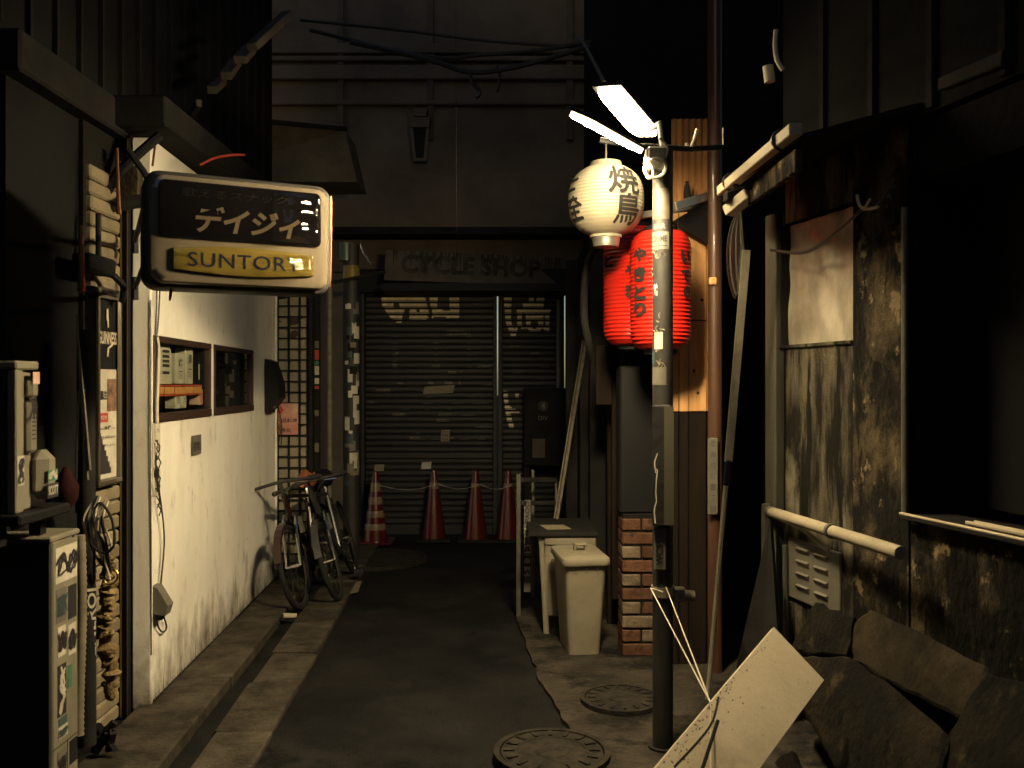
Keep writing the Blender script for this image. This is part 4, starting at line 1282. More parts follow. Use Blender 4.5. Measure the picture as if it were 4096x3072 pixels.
# ================================================================ BICYCLES
def bicycle(contact, heading, lean, label, paint, saddle_m, steer=0.0):
    """contact: ground point under the hub of the wheel nearest the camera; heading: direction from that wheel to the other; lean to the left (+)"""
    h = Vector(heading).normalized()
    side = Vector((h.y, -h.x, 0))
    up = (UP * math.cos(lean) - side * math.sin(lean)).normalized()
    sd3 = h.cross(up)
    t = thing('bicycle', label, 'bicycle', contact, 'bicycles leaning by the white wall')
    K9 = .88
    P = lambda x, z, s=0.0: Vector(contact) + (h * x + up * z + sd3 * s) * K9
    rw_, wb = .325, 1.04
    for x in (0, wb):
        mb = MB(); mb.ring(P(x, rw_), h, up, (rw_ - .018) * K9, .018, 36, 7); w = part('wheel', mb, m_tyre, t, True)
        mb = MB(); mb.ring(P(x, rw_), h, up, (rw_ - .042) * K9, .008, 36, 5); part('rim', mb, m_dullsteel, w, True)
        mb = MB()
        for i in range(18):
            an = 2 * math.pi * i / 18
            mb.tube([P(x, rw_) + sd3 * (.02 if i % 2 else -.02), P(x, rw_) + (h * math.cos(an) + up * math.sin(an)) * (rw_ - .05) * K9], .0012, 4)
        part('spokes', mb, m_dullsteel, w)
        mb = MB(); mb.tube([P(x, rw_, -.05), P(x, rw_, .05)], .015, 8); part('hub', mb, m_chrome, t, True)
        mb = MB()
        arc = [P(x, rw_) + (h * math.cos(R(q)) + up * math.sin(R(q))) * (rw_ + .022) * K9 for q in range(20, 165, 12)]
        for i in range(len(arc) - 1):
            mb.quad(arc[i] - sd3 * .024, arc[i + 1] - sd3 * .024, arc[i + 1] + sd3 * .024, arc[i] + sd3 * .024)
        part('mudguard', mb, paint, t, True)
    fr = MB()
    # front is at x = 0
    hb, ht = P(.20, .70), P(.16, .86)
    bb = P(.62, .28); st = P(.80, .78)
    fr.tube([hb, bb], .017); fr.tube([ht, st], .015); fr.tube([bb, st, P(.815, .84)], .016); fr.tube([hb, ht], .02)
    for q in (-1, 1):
        fr.tube([bb + sd3 * .02 * q, P(wb, rw_, .06 * q)], .009)
        fr.tube([P(.78, .74) + sd3 * .02 * q, P(wb, rw_, .06 * q)], .008)
    part('frame', fr, paint, t, True)
    fk = MB()
    for q in (-1, 1):
        fk.tube([hb + sd3 * .04 * q, P(.13, .62, .05 * q), P(0, rw_, .055 * q)], [.013, .012, .009])
    part('fork', fk, m_chrome, t, True)
    mb = MB(); mb.tube([ht, P(.14, .97)], .013); part('stem', mb, m_dullsteel, t, True)
    mb = MB(); mb.tube(catmull([P(.20, .945, -.29), P(.10, .955, -.22), P(.12, .97, 0), P(.10, .955, .22), P(.20, .945, .29)], 5), .012); part('handlebar', mb, m_bike, t, True)
    for q in (-1, 1):
        mb = MB(); mb.tube([P(.215, .944, .30 * q), P(.135, .952, .215 * q)], .018); part('grip', mb, m_rubber, t, True)
        mb = MB(); mb.tube([P(.05, .945, .15 * q), P(.06, .93, .24 * q)], .006); part('brake_lever', mb, m_chrome, t, True)
    mb = MB(); pts = [P(.70, .885), P(.76, .895), P(.84, .90), P(.93, .91), P(.97, .905)]
    mb.tube(pts, [.02, .035, .055, .075, .055], 12); part('saddle', mb, saddle_m, t, True)
    mb = MB(); mb.ring(bb + sd3 * .05, h, up, .085, .008, 24, 5); mb.tube([bb + sd3 * .06, bb + sd3 * .06 - up * .17 + h * .02], .009); mb.tube([bb - sd3 * .06, bb - sd3 * .06 + up * .17 - h * .02], .009); part('crank', mb, m_chrome, t, True)
    mb = MB(); mb.obox(bb + sd3 * .09 - up * .17, h, sd3, up, .09, .07, .02); part('pedal', mb, m_rubber, t)
    mb = MB(); mb.obox(bb - sd3 * .09 + up * .17, h, sd3, up, .09, .07, .02); part('pedal', mb, m_rubber, t)
    mb = MB()
    bx = P(-.06, .80)
    part('stem_cable', MB().tube(catmull([P(.05, .945, .15), P(-.06, .90, .1), P(.05, .80, .03), P(.1, .7, .02)]), .004, 5), m_cable, t, True)
    mb = MB(); mb.obox(P(.30, .60, .04), h, sd3, up, .05, .02, .11); part('lock_sticker', mb, m_plate, t)
    return t
cA = gp(341, 601)
bicycle(cA, (-.06, 1, 0), R(17), 'dark bicycle with wide handlebar, nearest the alley of the two', m_bike, m_black)
cB = gp(303, 609)
bicycle(cB, (.03, 1, 0), R(13), 'bicycle with a tan saddle wedged against the white wall', m_bikered, m_saddle)
for o in bpy.data.objects:
    if o.name.startswith('bicycle'): pass
# flat litter near the bikes
mb = MB(); q = [gp(352, 583), gp(362, 582), gp(358, 593), gp(347, 595)]
mb.prism([p + UP * .004 for p in q], (0, 0, .006)); solo('flat_cardboard', mb, m_wrap, 'flat piece of cardboard on the ground by the bicycle wheel', 'cardboard')
mb = MB(); q = [gp(283, 622.5), gp(297, 623), gp(296, 625), gp(284, 625.5)]
mb.prism([p + UP * .048 for p in q], (0, 0, .012)); solo('wood_offcut', mb, m_paleboard, 'thin pale stick lying on the pavement in front of the bicycles', 'stick')

# ================================================================ BACK: SHUTTERS
YS = 9.0
sxl = lambda px: (px - 512) / F * YS
sz = lambda py: H - (py - 384) / F * YS
def slat_proto(w):
    mb = MB()
    p = .060
    prof = [(0, 0), (-.012, .006), (-.016, .020), (-.016, .046), (-.008, .056), (.004, .0595), (.004, 0.001)]
    vs = [Vector((x, y, z)) for x in (-w / 2, w / 2) for y, z in prof]
    k = len(prof)
    fs = [tuple(range(k)), tuple(range(k, 2 * k))[::-1]] + [(i, (i + 1) % k, k + (i + 1) % k, k + i) for i in range(k)]
    mb.add(vs, fs)
    return _mesh('slat', mb, Vector((0, 0, 0)), m_shutter)
def in_poly(x, y, poly):
    c = False
    j = len(poly) - 1
    for i in range(len(poly)):
        xi, yi = poly[i]; xj, yj = poly[j]
        if (yi > y) != (yj > y) and x < (xj - xi) * (y - yi) / (yj - yi + 1e-9) + xi:
            c = not c
        j = i
    return c
def shutter(px0, px1, label, paint):
    x0, x1 = sxl(px0), sxl(px1)
    t = thing('roller_shutter', label, 'shutter', ((x0 + x1) / 2, YS, 0), 'roller shutters at the end of the alley')
    me = slat_proto(x1 - x0)
    z = .10
    zs_ = []
    while z < sz(296):
        piece('slat', me, t, ((x0 + x1) / 2, YS, z)); zs_.append(z)
        z += .060
        if abs(z - sz(456)) < .031:
            mb = MB(); mb.box((x0, YS - .022, z + .001), (x1, YS + .004, z + .056), .004); part('middle_rail', mb, m_shutter, t); z += .058
    mb = MB(); mb.box((x0, YS - .02, .0), (x1, YS + .01, .098), .004); part('bottom_bar', mb, m_shutter, t)
    mb = MB(); mb.box((x0 - .04, YS + .02, 0), (x1 + .04, YS + .05, 2.6)); part('backing', mb, m_black, t)
    for polys, holes, m in paint:
        mb = MB()
        for zz in zs_:
            for za2, zb2 in ((.008, .014), (.0205, .033), (.033, .0455)):
                yy = -.0165 if za2 > .02 else -.0145
                zm = zz + (za2 + zb2) / 2
                py = 384 - (zm - H) * F / YS
                run = None
                step = .5
                x = px0 + .3
                while x <= px1 + step:
                    inside = x < px1 - .3 and any(in_poly(x, py, q) for q in polys) and not any(in_poly(x, py, q) for q in holes)
                    if inside and run is None: run = x
                    if not inside and run is not None:
                        mb.quad(Vector((sxl(run), YS + yy, zz + za2)), Vector((sxl(x), YS + yy, zz + za2)), Vector((sxl(x), YS + yy, zz + zb2)), Vector((sxl(run), YS + yy, zz + zb2)))
                        run = None
                    x += step
        if mb.v:
            part('graffiti', mb, m, t)
    return t
def z7(pts): return [((1480 + x * .3707) / 4, (940 + y * .3707) / 4) for x, y in pts]
def z4(pts): return [((1400 + x * .7236) / 4, (1100 + y * .7236) / 4) for x, y in pts]
def circ(x, y, r, n=14): return [(x + r * math.cos(2 * math.pi * i / n), y + r * math.sin(2 * math.pi * i / n)) for i in range(n)]
g1 = [z7([(120, 600), (730, 600), (740, 640), (960, 640), (960, 905), (720, 880), (650, 900), (470, 935), (420, 930), (300, 955), (200, 870), (130, 760)])]
h1 = [z7(circ(285, 765, 36)), z7([(350, 870), (380, 800), (430, 810), (420, 940), (335, 960)]), z7([(735, 600), (850, 600), (862, 825), (780, 812), (722, 800)]), z7([(575, 590), (628, 590), (650, 760), (690, 880), (640, 850), (600, 700)]), z7([(500, 800), (530, 790), (540, 825), (500, 830)]), z7([(615, 880), (640, 850), (670, 880), (650, 905)])]
faint = []
rq = random.Random(33)
for i in range(46):
    x, y = rq.uniform(368, 488), rq.choice([348, 352, 364, 372, 382, 390, 396, 402, 408, 414, 420, 426, 432, 438]) + rq.uniform(-1, 1)
    w = rq.uniform(2, 14)
    faint.append([(x, y), (x + w, y), (x + w, y + 2.6), (x, y + 2.6)])
for x in (393, 434, 467):
    for i in range(7):
        faint.append([(x, 336 + i * 6.2), (x + 4, 336 + i * 6.2), (x + 4, 339 + i * 6.2), (x, 339 + i * 6.2)])
faint.append([(446, 331), (471, 331), (471, 335), (446, 335)])
m_faint = mat('worn_spray_paint', (.26, .22, .155), .7, col2=(.06, .054, .044), nscale=20)
sh1 = shutter(366, 492.5, 'wide left roller shutter with a pale graffiti blob near its top', [(g1, h1, m_graffiti), (faint, g1, m_faint)])
g2 = [z7([(1440, 670), (1530, 670), (1525, 800), (1575, 800), (1640, 800), (1650, 740), (1700, 740), (1715, 680), (1880, 680), (1870, 790), (1955, 800), (1930, 850), (1930, 1045), (1905, 1045), (1850, 1005), (1820, 1055), (1775, 1070), (1725, 1040), (1700, 1015), (1590, 1010), (1570, 1085), (1515, 1085), (1460, 930)]), z7([(2010, 920), (2030, 920), (2030, 1070), (2005, 1030)])]
h2 = [z7([(1530, 690), (1580, 790), (1588, 900), (1580, 985), (1550, 1015), (1515, 930)]), z7([(1640, 830), (1680, 860), (1682, 985), (1665, 1010), (1632, 960)]), z7(circ(1770, 968, 46)), z7([(1865, 870), (1885, 870), (1890, 1000), (1870, 990)]), z7([(1765, 680), (1795, 680), (1790, 730), (1770, 730)]), z7([(1590, 1000), (1612, 985), (1630, 1015), (1600, 1030)])]
g3 = [z4([(846, 640), (868, 640), (876, 720), (905, 740), (940, 745), (935, 760), (885, 765), (905, 840), (885, 855), (866, 800), (852, 720)]), z4([(912, 650), (934, 650), (928, 690), (912, 685)])]
sh2 = shutter(503, 560, 'narrow right roller shutter with bright graffiti letters', [(g2, h2, m_graffiti2), (g3, [], m_graffiti2), ([[(x, y), (x + 9, y), (x + 9, y + 2), (x, y + 2)] for x, y in ((510, 345), (530, 352), (540, 366), (512, 372), (536, 379))], [], m_faint)])
t = thing('shutter_frame', 'grey steel posts and header framing the two roller shutters', 'frame', (sxl(450), YS, 0))
for px0, px1 in ((362, 365.5), (493.2, 497), (498.2, 502.3), (560.6, 564)):
    mb = MB(); mb.box((sxl(px0), YS - .06, 0), (sxl(px1), YS + .015, sz(292)), .005); part('post', mb, m_pole, t)
mb = MB(); mb.box((sxl(360), YS - .10, sz(294)), (sxl(572), YS + .05, sz(270)), .01); part('header', mb, m_black, t)
def paper_on(px0, px1, py0, py1, m, label, txt=None, tilt=0, name='paper_scrap'):
    yy = YS - .02
    a, b2 = Vector((sxl(px0), yy, sz(py1))), Vector((sxl(px1), yy, sz(py0)))
    tt = thing(name, label, 'paper', ((a.x + b2.x) / 2, yy, a.z))
    mb = MB(); d = (b2.x - a.x) * .08
    mb.prism([Vector((a.x - d, yy, a.z)), Vector((b2.x, yy, a.z + d * .5)), Vector((b2.x + d, yy, b2.z)), Vector((a.x, yy, b2.z - d * .7))], (0, -.003, 0)); part('sheet', mb, m, tt)
    if txt:
        mb = MB()
        for i, s3 in enumerate(txt):
            text_mb(mb, s3, Vector(((a.x + b2.x) / 2, yy - .0035, b2.z - (b2.z - a.z) * (i + .6) / (len(txt) + .2))), AX, UP, w=(b2.x - a.x) * .7, h=(b2.z - a.z) * .55 / len(txt), bold=.02, off=.001)
        part('lettering', mb, m_ink, tt)
m_scrap = mat('weathered_paper', (.30, .25, .17), .8, col2=(.2, .165, .11), nscale=14)
paper_on(425, 453, 385, 394, m_scrap, 'torn pale sticker across the middle of the wide shutter', None, name='torn_sticker')
paper_on(441.5, 449.5, 429.5, 441.5, m_scrap, 'small printed notice taped low on the wide shutter', ['お知らせ', '移転', '致します'])
paper_on(422, 431, 461.5, 469, m_paper, 'crumpled white paper scrap on the shutter above the second cone')
paper_on(375, 384, 464, 471, m_scrap, 'dim paper scrap on the shutter above the leftmost cone')

# fascia with its hand painted lettering
fa = thing('shop_fascia', 'faded awning board with dripping dark CYCLE SHOP lettering over the shutters', 'sign', at(470, 280, 8.6))
pA, pB = at(384, 280, 8.45), at(560, 286, 8.9)
pC, pD = at(562, 258, 9.0), at(386, 250, 8.55)
mb = MB(); mb.prism([pA, pB, pC, pD], (0, .05, 0)); part('board', mb, m_fascia, fa)
fd = (pB - pA).normalized(); fu = (pD - pA).normalized()
mb = MB(); text_mb(mb, 'CYCLE SHOP', (pA + pB + pC + pD) / 4 + fd * -.03 + fu * .02, fd, fu, w=(pB - pA).length * .80, h=.20, bold=.045, off=.004)
m_fink = mat('fascia_ink', (.028, .024, .02), .8, col2=(.075, .063, .05), nscale=9)
part('lettering', mb, m_fink, fa)
mb = MB()
for i in range(90):
    u = rq.uniform(.03, .99)
    top = pD.lerp(pC, u); bot = pA.lerp(pB, u)
    l = rq.uniform(.2, .75); w = rq.uniform(.003, .010)
    e = top.lerp(bot, l)
    n3 = fd.cross(fu) * .006
    mb.add([top - fd * w + n3, top + fd * w + n3, e + fd * w * .3 + n3, e - fd * w * .3 + n3], [(0, 1, 2, 3)])
part('paint_drips', mb, m_fink, fa, kind='stuff')
mb = MB(); mb.box((pA.x - .02, 8.45, pA.z - .10), (pB.x + .05, 9.0, pA.z - .03)); part('soffit', mb, m_black, fa)

# back building above the shutters
bb_ = thing('back_building', 'dim brown rendered building above the roller shutters', 'building', (0, 9.4, 0))
mb = MB(); mb.box((-4.5, 9.06, 2.63), (3.2, 10.5, 7.5)); mb.box((-4.5, 9.08, 0), (sxl(360), 10.5, 2.62)); mb.box((sxl(574), 9.08, 0), (3.2, 10.5, 2.62)); part('wall', mb, m_farwall, bb_)
for y, w in ((48, .10), (58, .05), (72, .14), (102, .05)):
    z = H - (y - 384) / F * 9.0
    mb = MB(); mb.box((-3.5, 9.0, z - w / 2), (2.8, 9.058, z + w / 2), .01); part('moulding', mb, m_farwall, bb_)
for x0 in (-1.75, -.85, .55):
    mb = MB(); mb.box((x0, 9.02, 3.95), (x0 + .06, 9.058, 6.5)); part('downpipe', mb, m_fascia, bb_)
mb = MB(); mb.box((-2.3, 8.7, 2.95), (1.6, 9.055, 3.02)); part('ledge', mb, m_dark, bb_)
# wall lantern on it
t = thing('wall_lantern', 'unlit tapered lantern hanging on the dark building in the middle', 'lantern', at(419.5, 161, 8.9))
W = 8.88
mb = MB(); mb.prism([at(409, 117, W), at(430, 117, W), at(429, 127, W), at(410, 127, W)], (0, .16, 0)); mb.prism([at(413, 108, W), at(427, 108, W), at(426, 116, W), at(414, 116, W)], (0, .16, 0)); part('cap', mb, m_farwall, t)
mb = MB()
mb.prism([at(409.5, 128, W), at(413, 128, W), at(416, 159, W), at(413, 159, W)], (0, .03, 0)); mb.prism([at(426, 128, W), at(429.5, 128, W), at(426.5, 159, W), at(423.5, 159, W)], (0, .03, 0)); mb.prism([at(413, 158, W - .005), at(426.5, 158, W - .005), at(426, 161, W - .005), at(413.5, 161, W - .005)], (0, .12, 0)); part('frame', mb, m_farwall, t)
mb = MB(); mb.prism([at(413, 128, W + .03), at(426.5, 128, W + .03), at(424, 158, W + .03), at(415.5, 158, W + .03)], (0, .01, 0)); part('pane', mb, m_black, t)

# overhead cables
oc = [([(310, 30), (380, 47), (440, 58), (480, 55), (540, 50), (600, 40)], 8.2, .018), ([(350, 42), (430, 60), (470, 72), (520, 66), (590, 46)], 8.0, .022), ([(300, 20), (400, 30), (500, 42), (640, 50)], 8.4, .014), ([(470, 70), (472, 82), (480, 92), (476, 98)], 8.0, .016), ([(497, 66), (500, 78), (497, 92)], 8.0, .012)]
for i, (pts, y, r) in enumerate(oc):
    mb = MB(); mb.tube(catmull([at(px, py, y) for px, py in pts], 5), r, 6)
    solo('overhead_cable', mb, m_cable, ['lowest heavy black cable sagging across the alley high up', 'thick black cable with a drooping middle, second of the overhead cables', 'thin uppermost black cable crossing the alley', 'short cable tail hanging from the overhead cables, left one', 'short cable tail hanging from the overhead cables, right one'][i], 'cable', True, 'cables strung over the alley')
mb = MB(); mb.tube([at(575, 35, 6.5), at(585, 45, 6.2), at(604, 82, 5.0)], .012); solo('lamp_stay', mb, m_galv, 'thin stay rod slanting up behind the street lamp', 'rod', True)

mb = MB()
mb.prism([Vector((-.235, 3.80, 2.285)), Vector((-.273, 4.45, 2.085)), Vector((-.273, 4.45, 2.70)), Vector((-.235, 3.80, 2.70))], (-.0014, 0, 0))  # board added to cast a soft shadow on the upper white wall
m_thread = mat('shade_board_thread', (.003, .003, .003), .95)
hb2 = thing('shade_board', 'added black board hung edge-on over the alley to shade the upper white wall', 'board', (-.24, 4.1, 2.1))
part('board', mb, mat('matt_black', (.003, .003, .003), .95), hb2)  # the added shade board itself
for y in (3.9, 4.35):
    mb = MB(); mb.tube([Vector((-.0618 * y - .002, y, 2.70)), Vector((-.0618 * y - .002, y, 4.4))], .0006, 4); part('wire', mb, m_thread, hb2)

# ================================================================ CONES
def cone(px, py, label, tape, first=[None]):
    p = gp(px, py)
    t = thing('traffic_cone', label, 'traffic cone', p, 'traffic cones before the shutter')
    Hc = .67
    mb = MB(); mb.lathe(p, [(.115, .03), (.112, .05), (.030, Hc - .02), (.026, Hc), (.018, Hc + .004)], 24); part('body', mb, m_cone, t, True)
    mb = MB(); mb.box((p.x - .17, p.y - .17, 0), (p.x + .17, p.y + .17, .03), .012); part('base', mb, m_dark if tape != 3 else m_cone, t)
    rad = lambda z: .112 - (.082) * (z - .05) / (Hc - .07)
    bands = {3: ((.13, .19), (.25, .31), (.37, .44), (.49, .57)), 1: ((.50, .56),), 2: ((.52, .555),)}[tape]
    for z0, z1 in bands:
        mb = MB(); mb.lathe(p, [(rad(z0) + .003, z0), (rad((z0 + z1) / 2) + .005, (z0 + z1) / 2), (rad(z1) + .003, z1)], 16); part('tape_band', mb, m_tape, t)
    return p
c1 = cone(375.5, 543, 'leftmost traffic cone with several clear tape bands', 3)
c2 = cone(434, 540.5, 'second traffic cone from the left, below the white paper scrap', 1)
c3 = cone(475.5, 541, 'third traffic cone from the left, dim with one lit edge', 2)
c4 = cone(508, 541, 'rightmost traffic cone, half hidden by the metal frame', 2)
pts = []
for a, b2 in ((c1, c2), (c2, c3), (c3, c4)):
    for i in range(6):
        q = i / 6
        pts.append(a.lerp(b2, q) + UP * (.55 - .05 * math.sin(math.pi * q)) + Vector((.045, -.05, 0)))
pts.append(c4 + UP * .55 + Vector((.045, -.05, 0)))
mb = MB(); mb.tube(pts, .0025, 5)
solo('cone_string', mb, m_cablew, 'thin pale string tied from cone to cone', 'string')

# ================================================================ RIGHT: PARTY STRUCTURES
rbld = thing('right_building', 'dark upper storeys of the old building at the right', 'building', (2.6, 3.5, 0))
mb = MB()
def rq4(Ya, Yb, off, z0, z1, th):
    a, b2 = Vector((rx(Ya), Ya, 0)) + RN * off, Vector((rx(Yb), Yb, 0)) + RN * off
    return (a + b2) / 2 + UP * (z0 + z1) / 2, (b2 - a).length, th, z1 - z0
def rbox(mb, Ya, Yb, z0, z1, o0, o1, bev=0):
    """box on the right wall plane; offsets grow out into the alley"""
    a, b2 = Vector((rx(Ya), Ya, 0)), Vector((rx(Yb), Yb, 0))
    c = (a + b2) / 2 + RN * ((o0 + o1) / 2) + UP * ((z0 + z1) / 2)
    return mb.obox(c, RD, RN, UP, (b2 - a).length, abs(o1 - o0), abs(z1 - z0), bev)
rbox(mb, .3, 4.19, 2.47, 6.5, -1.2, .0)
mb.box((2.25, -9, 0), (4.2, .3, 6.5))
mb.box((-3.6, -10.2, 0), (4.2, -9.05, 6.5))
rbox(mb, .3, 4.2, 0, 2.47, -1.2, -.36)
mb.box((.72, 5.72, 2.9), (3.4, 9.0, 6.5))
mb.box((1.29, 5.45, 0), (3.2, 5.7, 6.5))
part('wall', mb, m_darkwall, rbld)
mb = MB()
for i in range(9):
    rbox(mb, 1.2 + i * .33, 1.23 + i * .33, 2.48, 6.2, .002, .02)
part('cladding_battens', mb, m_dark, rbld)

# the old plastered wall with its metal covered window
pw = thing('plaster_wall', 'flaking brown plaster wall at the right with a metal sheeted window', 'wall', (rx(3.6), 3.6, 0))
def rY(px): return rw(px, 400).y
ya, yb, yc, yd = rY(782), rY(853), rY(905), 4.17
zs0, zs1 = 1.675, 2.24       # window opening
mb = MB()
def rskin(mb, y0, y1, z0, z1, amp, step=.05, seed=0):
    rn = random.Random(seed)
    n1 = max(1, int(abs(y1 - y0) / step)); n2 = max(1, int((z1 - z0) / step))
    vs, fs = [], []
    for j in range(n2 + 1):
        for i in range(n1 + 1):
            yy = y0 + (y1 - y0) * i / n1; z = z0 + (z1 - z0) * j / n2
            e = amp * (rn.uniform(-1, 1) * .6 + math.sin(yy * 13 + z * 7) * .4) if 0 < i < n1 and 0 < j < n2 else 0
            vs.append(Vector((rx(yy), yy, z)) + RN * e)
    for j in range(n2):
        for i in range(n1):
            fs.append((j * (n1 + 1) + i, j * (n1 + 1) + i + 1, (j + 1) * (n1 + 1) + i + 1, (j + 1) * (n1 + 1) + i))
    return mb.add(vs, fs)
rskin(mb, yc - .02, yb, 0, 2.47, .012, .045, 1)
part('rough_plaster', mb, m_plaster, pw, True)
mb = MB(); rskin(mb, yb, yd, .0, zs0, .004, .06, 2); rskin(mb, yb, yd, zs1, 2.47, .004, .06, 2); part('streaked_render', mb, m_plaster2, pw, True)
mb = MB(); rbox(mb, yb, yd, 0, 2.47, -.355, -.06); rbox(mb, yc - .02, yb, 0, 2.47, -.355, -.02); part('wall_core', mb, m_darkwall, pw)
# wavy stainless sheet in the window
mb = MB()
n1, n2 = 26, 26
vs, fs = [], []
for j in range(n2 + 1):
    for i in range(n1 + 1):
        yy = yb + .004 + (ya - yb - .008) * i / n1; z = zs0 + .006 + (zs1 - zs0 - .012) * j / n2
        e = -.035 + .010 * math.sin(i * .55 + 1.2 * math.sin(j * .28)) * math.sin(j * .22 + .6) + .004 * math.sin(i * .9 - j * .5)
        vs.append(Vector((rx(yy), yy, z)) + RN * e)
for j in range(n2):
    for i in range(n1):
        fs.append((j * (n1 + 1) + i, j * (n1 + 1) + i + 1, (j + 1) * (n1 + 1) + i + 1, (j + 1) * (n1 + 1) + i))
mb.add(vs, fs); part('metal_sheet', mb, m_steel, pw, True)
mb = MB(); rbox(mb, yb, ya + .01, zs0 - .012, zs0 + .004, -.05, .012, .003); part('sill', mb, m_plaster2, pw)
mb = MB(); rbox(mb, ya, ya + .012, zs0, zs1, -.05, .004); part('window_jamb', mb, m_dark, pw)
# pale corner post
mb = MB(); rbox(mb, rY(781), rY(770.5), 0, 2.30, -.02, .03, .006)
cp = part('corner_post', mb, mat('flaked_post', (.06, .056, .042), .6, col2=(.10, .092, .067), nscale=9, stretch=(1, 1, .3), bump=.3, bscale=30), pw)
# louvred vent low on the wall
lv = thing('louvred_vent', 'grey louvred vent panel low on the plaster wall', 'vent', rw(815, 605))
y0, y1 = rY(843), rY(791)
zv0, zv1 = .53, .80
mb = MB(); rbox(mb, y0, y1, zv0, zv1, .0, .016, .004); part('panel', mb, m_plate, lv)
for colm in range(2):
    for row in range(4):
        u0 = y0 + (y1 - y0) * (.20 + .36 * colm)
        z = zv0 + .05 + row * .055
        a = Vector((rx(u0), u0, z)) + RN * .017; b2 = Vector((rx(u0 + (y1 - y0) * .24), u0 + (y1 - y0) * .24, z)) + RN * .017
        mb = MB(); d = b2 - a
        mb.add([a, b2, b2 + UP * .026, a + UP * .026, a + RN * .014 + UP * .020, b2 + RN * .014 + UP * .020], [(0, 1, 5, 4), (4, 5, 2, 3), (0, 4, 3), (1, 2, 5)])
        part('louvre', mb, m_plate, lv)
# handrail pipe
hp = thing('pipe_rail', 'cream painted pipe rail bracketed across the plaster wall', 'pipe', rw(840, 530, .09))
a, b2 = rw(772, 519, .06), rw(901, 546, .13)
a.z = b2.z = .905
m_pipe = blotch(mat('pipe_paint', (.36, .31, .22), .55, col2=(.26, .225, .16), nscale=7), (.12, .09, .055), 16, .58, .66, amount=.8, seed=4)
mb = MB(); mb.tube([a, b2], .025, 14); part('pipe', mb, m_pipe, hp, True)
m2_ = a.lerp(b2, .52); mb = MB(); mb.tube([m2_, m2_ + (b2 - a).normalized() * .02], .031, 14); part('coupling', mb, m_galv, hp, True)
mb = MB(); mb.tube(catmull([a + RD * -.02, a + RD * .03, a + RD * .05 - UP * .05, Vector((a.x, a.y, 0)) + RD * .05]), .024, 12); part('down_leg', mb, m_galv, hp, True)
for z in (.28, .62):
    mb = MB(); mb.tube([Vector((a.x, a.y, z)) + RD * .05, Vector((a.x, a.y, z + .02)) + RD * .05], .03, 12); part('pipe_clip', mb, m_galv, hp, True)
mb = MB(); mb.tube([a.lerp(b2, .25) - UP * .02, a.lerp(b2, .42) - UP * .10 - RN * .05], .010, 8); part('brace', mb, m_cablew, hp, True)
mb = MB(); mb.tube([rw(785, 545, .03), rw(786, 640, .03)], .012, 8); solo('thin_conduit', mb, m_galv, 'thin conduit beside the down leg of the pipe rail', 'pipe', True)
# edge pipe by the dark window
a = rw(905, 170, .02); b2 = rw(905, 400, .02)
mb = MB(); mb.tube([Vector((a.x, a.y, 2.15)), Vector((a.x, a.y, 1.0))], .013, 10); solo('edge_pipe', mb, m_galv, 'upright pipe at the edge between plaster wall and dark window', 'pipe', True)
# dark near window with sill rails
nw = thing('dark_window', 'dark frosted window with bright metal sill rails at the right edge', 'window', (rx(2.6), 2.6, 1.0))
y0, y1 = 1.7, yc - .03
mb = MB(); rbox(mb, y0, y1, 0, 1.0, -.3, -.002); part('wall_below', mb, m_plaster, nw)
mb = MB(); rbox(mb, y0, y1, 1.005, 1.022, -.16, .05, .004); part('sill', mb, m_dark, nw)
mb = MB(); rbox(mb, y0, y1, 1.022, 1.030, .036, .05, .002); rbox(mb, y0, y1 - .25, 1.022, 1.034, -.03, -.018, .002); rbox(mb, y0, y1 - .25, 1.022, 1.034, -.06, -.052, .002); m_rail = mat('sill_rail_metal', (.62, .52, .36), .35, .2)
part('sill_rails', mb, m_rail, nw)
mb = MB(); rbox(mb, y0, 2.72, 1.115, 1.135, -.10, -.06, .003); part('sash_rail', mb, m_rail, nw)
m_frost2 = mat('pale_frosted_glass', (.42, .44, .38), .5, col2=(.20, .215, .19), nscale=2.0, bump=.2, bscale=9)
mb = MB(); rbox(mb, y0, 2.70, 1.14, 2.2, -.06, -.05); part('frosted_pane', mb, m_frost2, nw)
mb = MB(); rbox(mb, 2.72, 2.77, 1.04, 2.3, -.13, -.07); rbox(mb, y0, y1, 2.25, 2.46, -.3, -.03); part('frame', mb, m_darkwall, nw)
mb = MB(); rbox(mb, 2.78, y1, 1.04, 2.25, -.30, -.28); part('dark_pane', mb, m_black, nw)

# eave boards over the plaster wall
ev = thing('eave_boards', 'two weathered pale eave boards lit by the lamp above the plaster wall', 'eave', (1.0, 3.7, 2.3))
mb = MB(); bar(mb, at(722, 191, 4.22), at(796, 129, 3.24), .05, .045); part('upper_board', mb, m_paleboard, ev)
mb = MB(); bar(mb, at(738, 205, 4.22), at(799, 160, 3.30), .03, .085); part('lower_board', mb, m_plaster, ev)
mb = MB(); mb.prism([at(720, 196, 4.25), at(799, 140, 3.26), at(799, 140, 3.26) + Vector((.45, 0, .12)), at(720, 196, 4.25) + Vector((.45, 0, .12))], (0, 0, .02)); part('soffit', mb, m_dark, ev)
mb = MB()
for (x, y, d) in ((733, 182, 4.08), (742, 178, 3.98), (784, 140, 3.38)):
    for q in range(3):
        c = at(x + q * 1.5, y, d); mb.ring(c, (0, .2, 1), (1, -.3, 0), .045, .004, 14, 5)
mb.tube(catmull([at(733, 185, 4.0), at(742, 192, 4.0), at(752, 193, 4.0), at(757, 198, 4.0)]), .006, 5)
part('rope_lashing', mb, m_cable, ev, True)
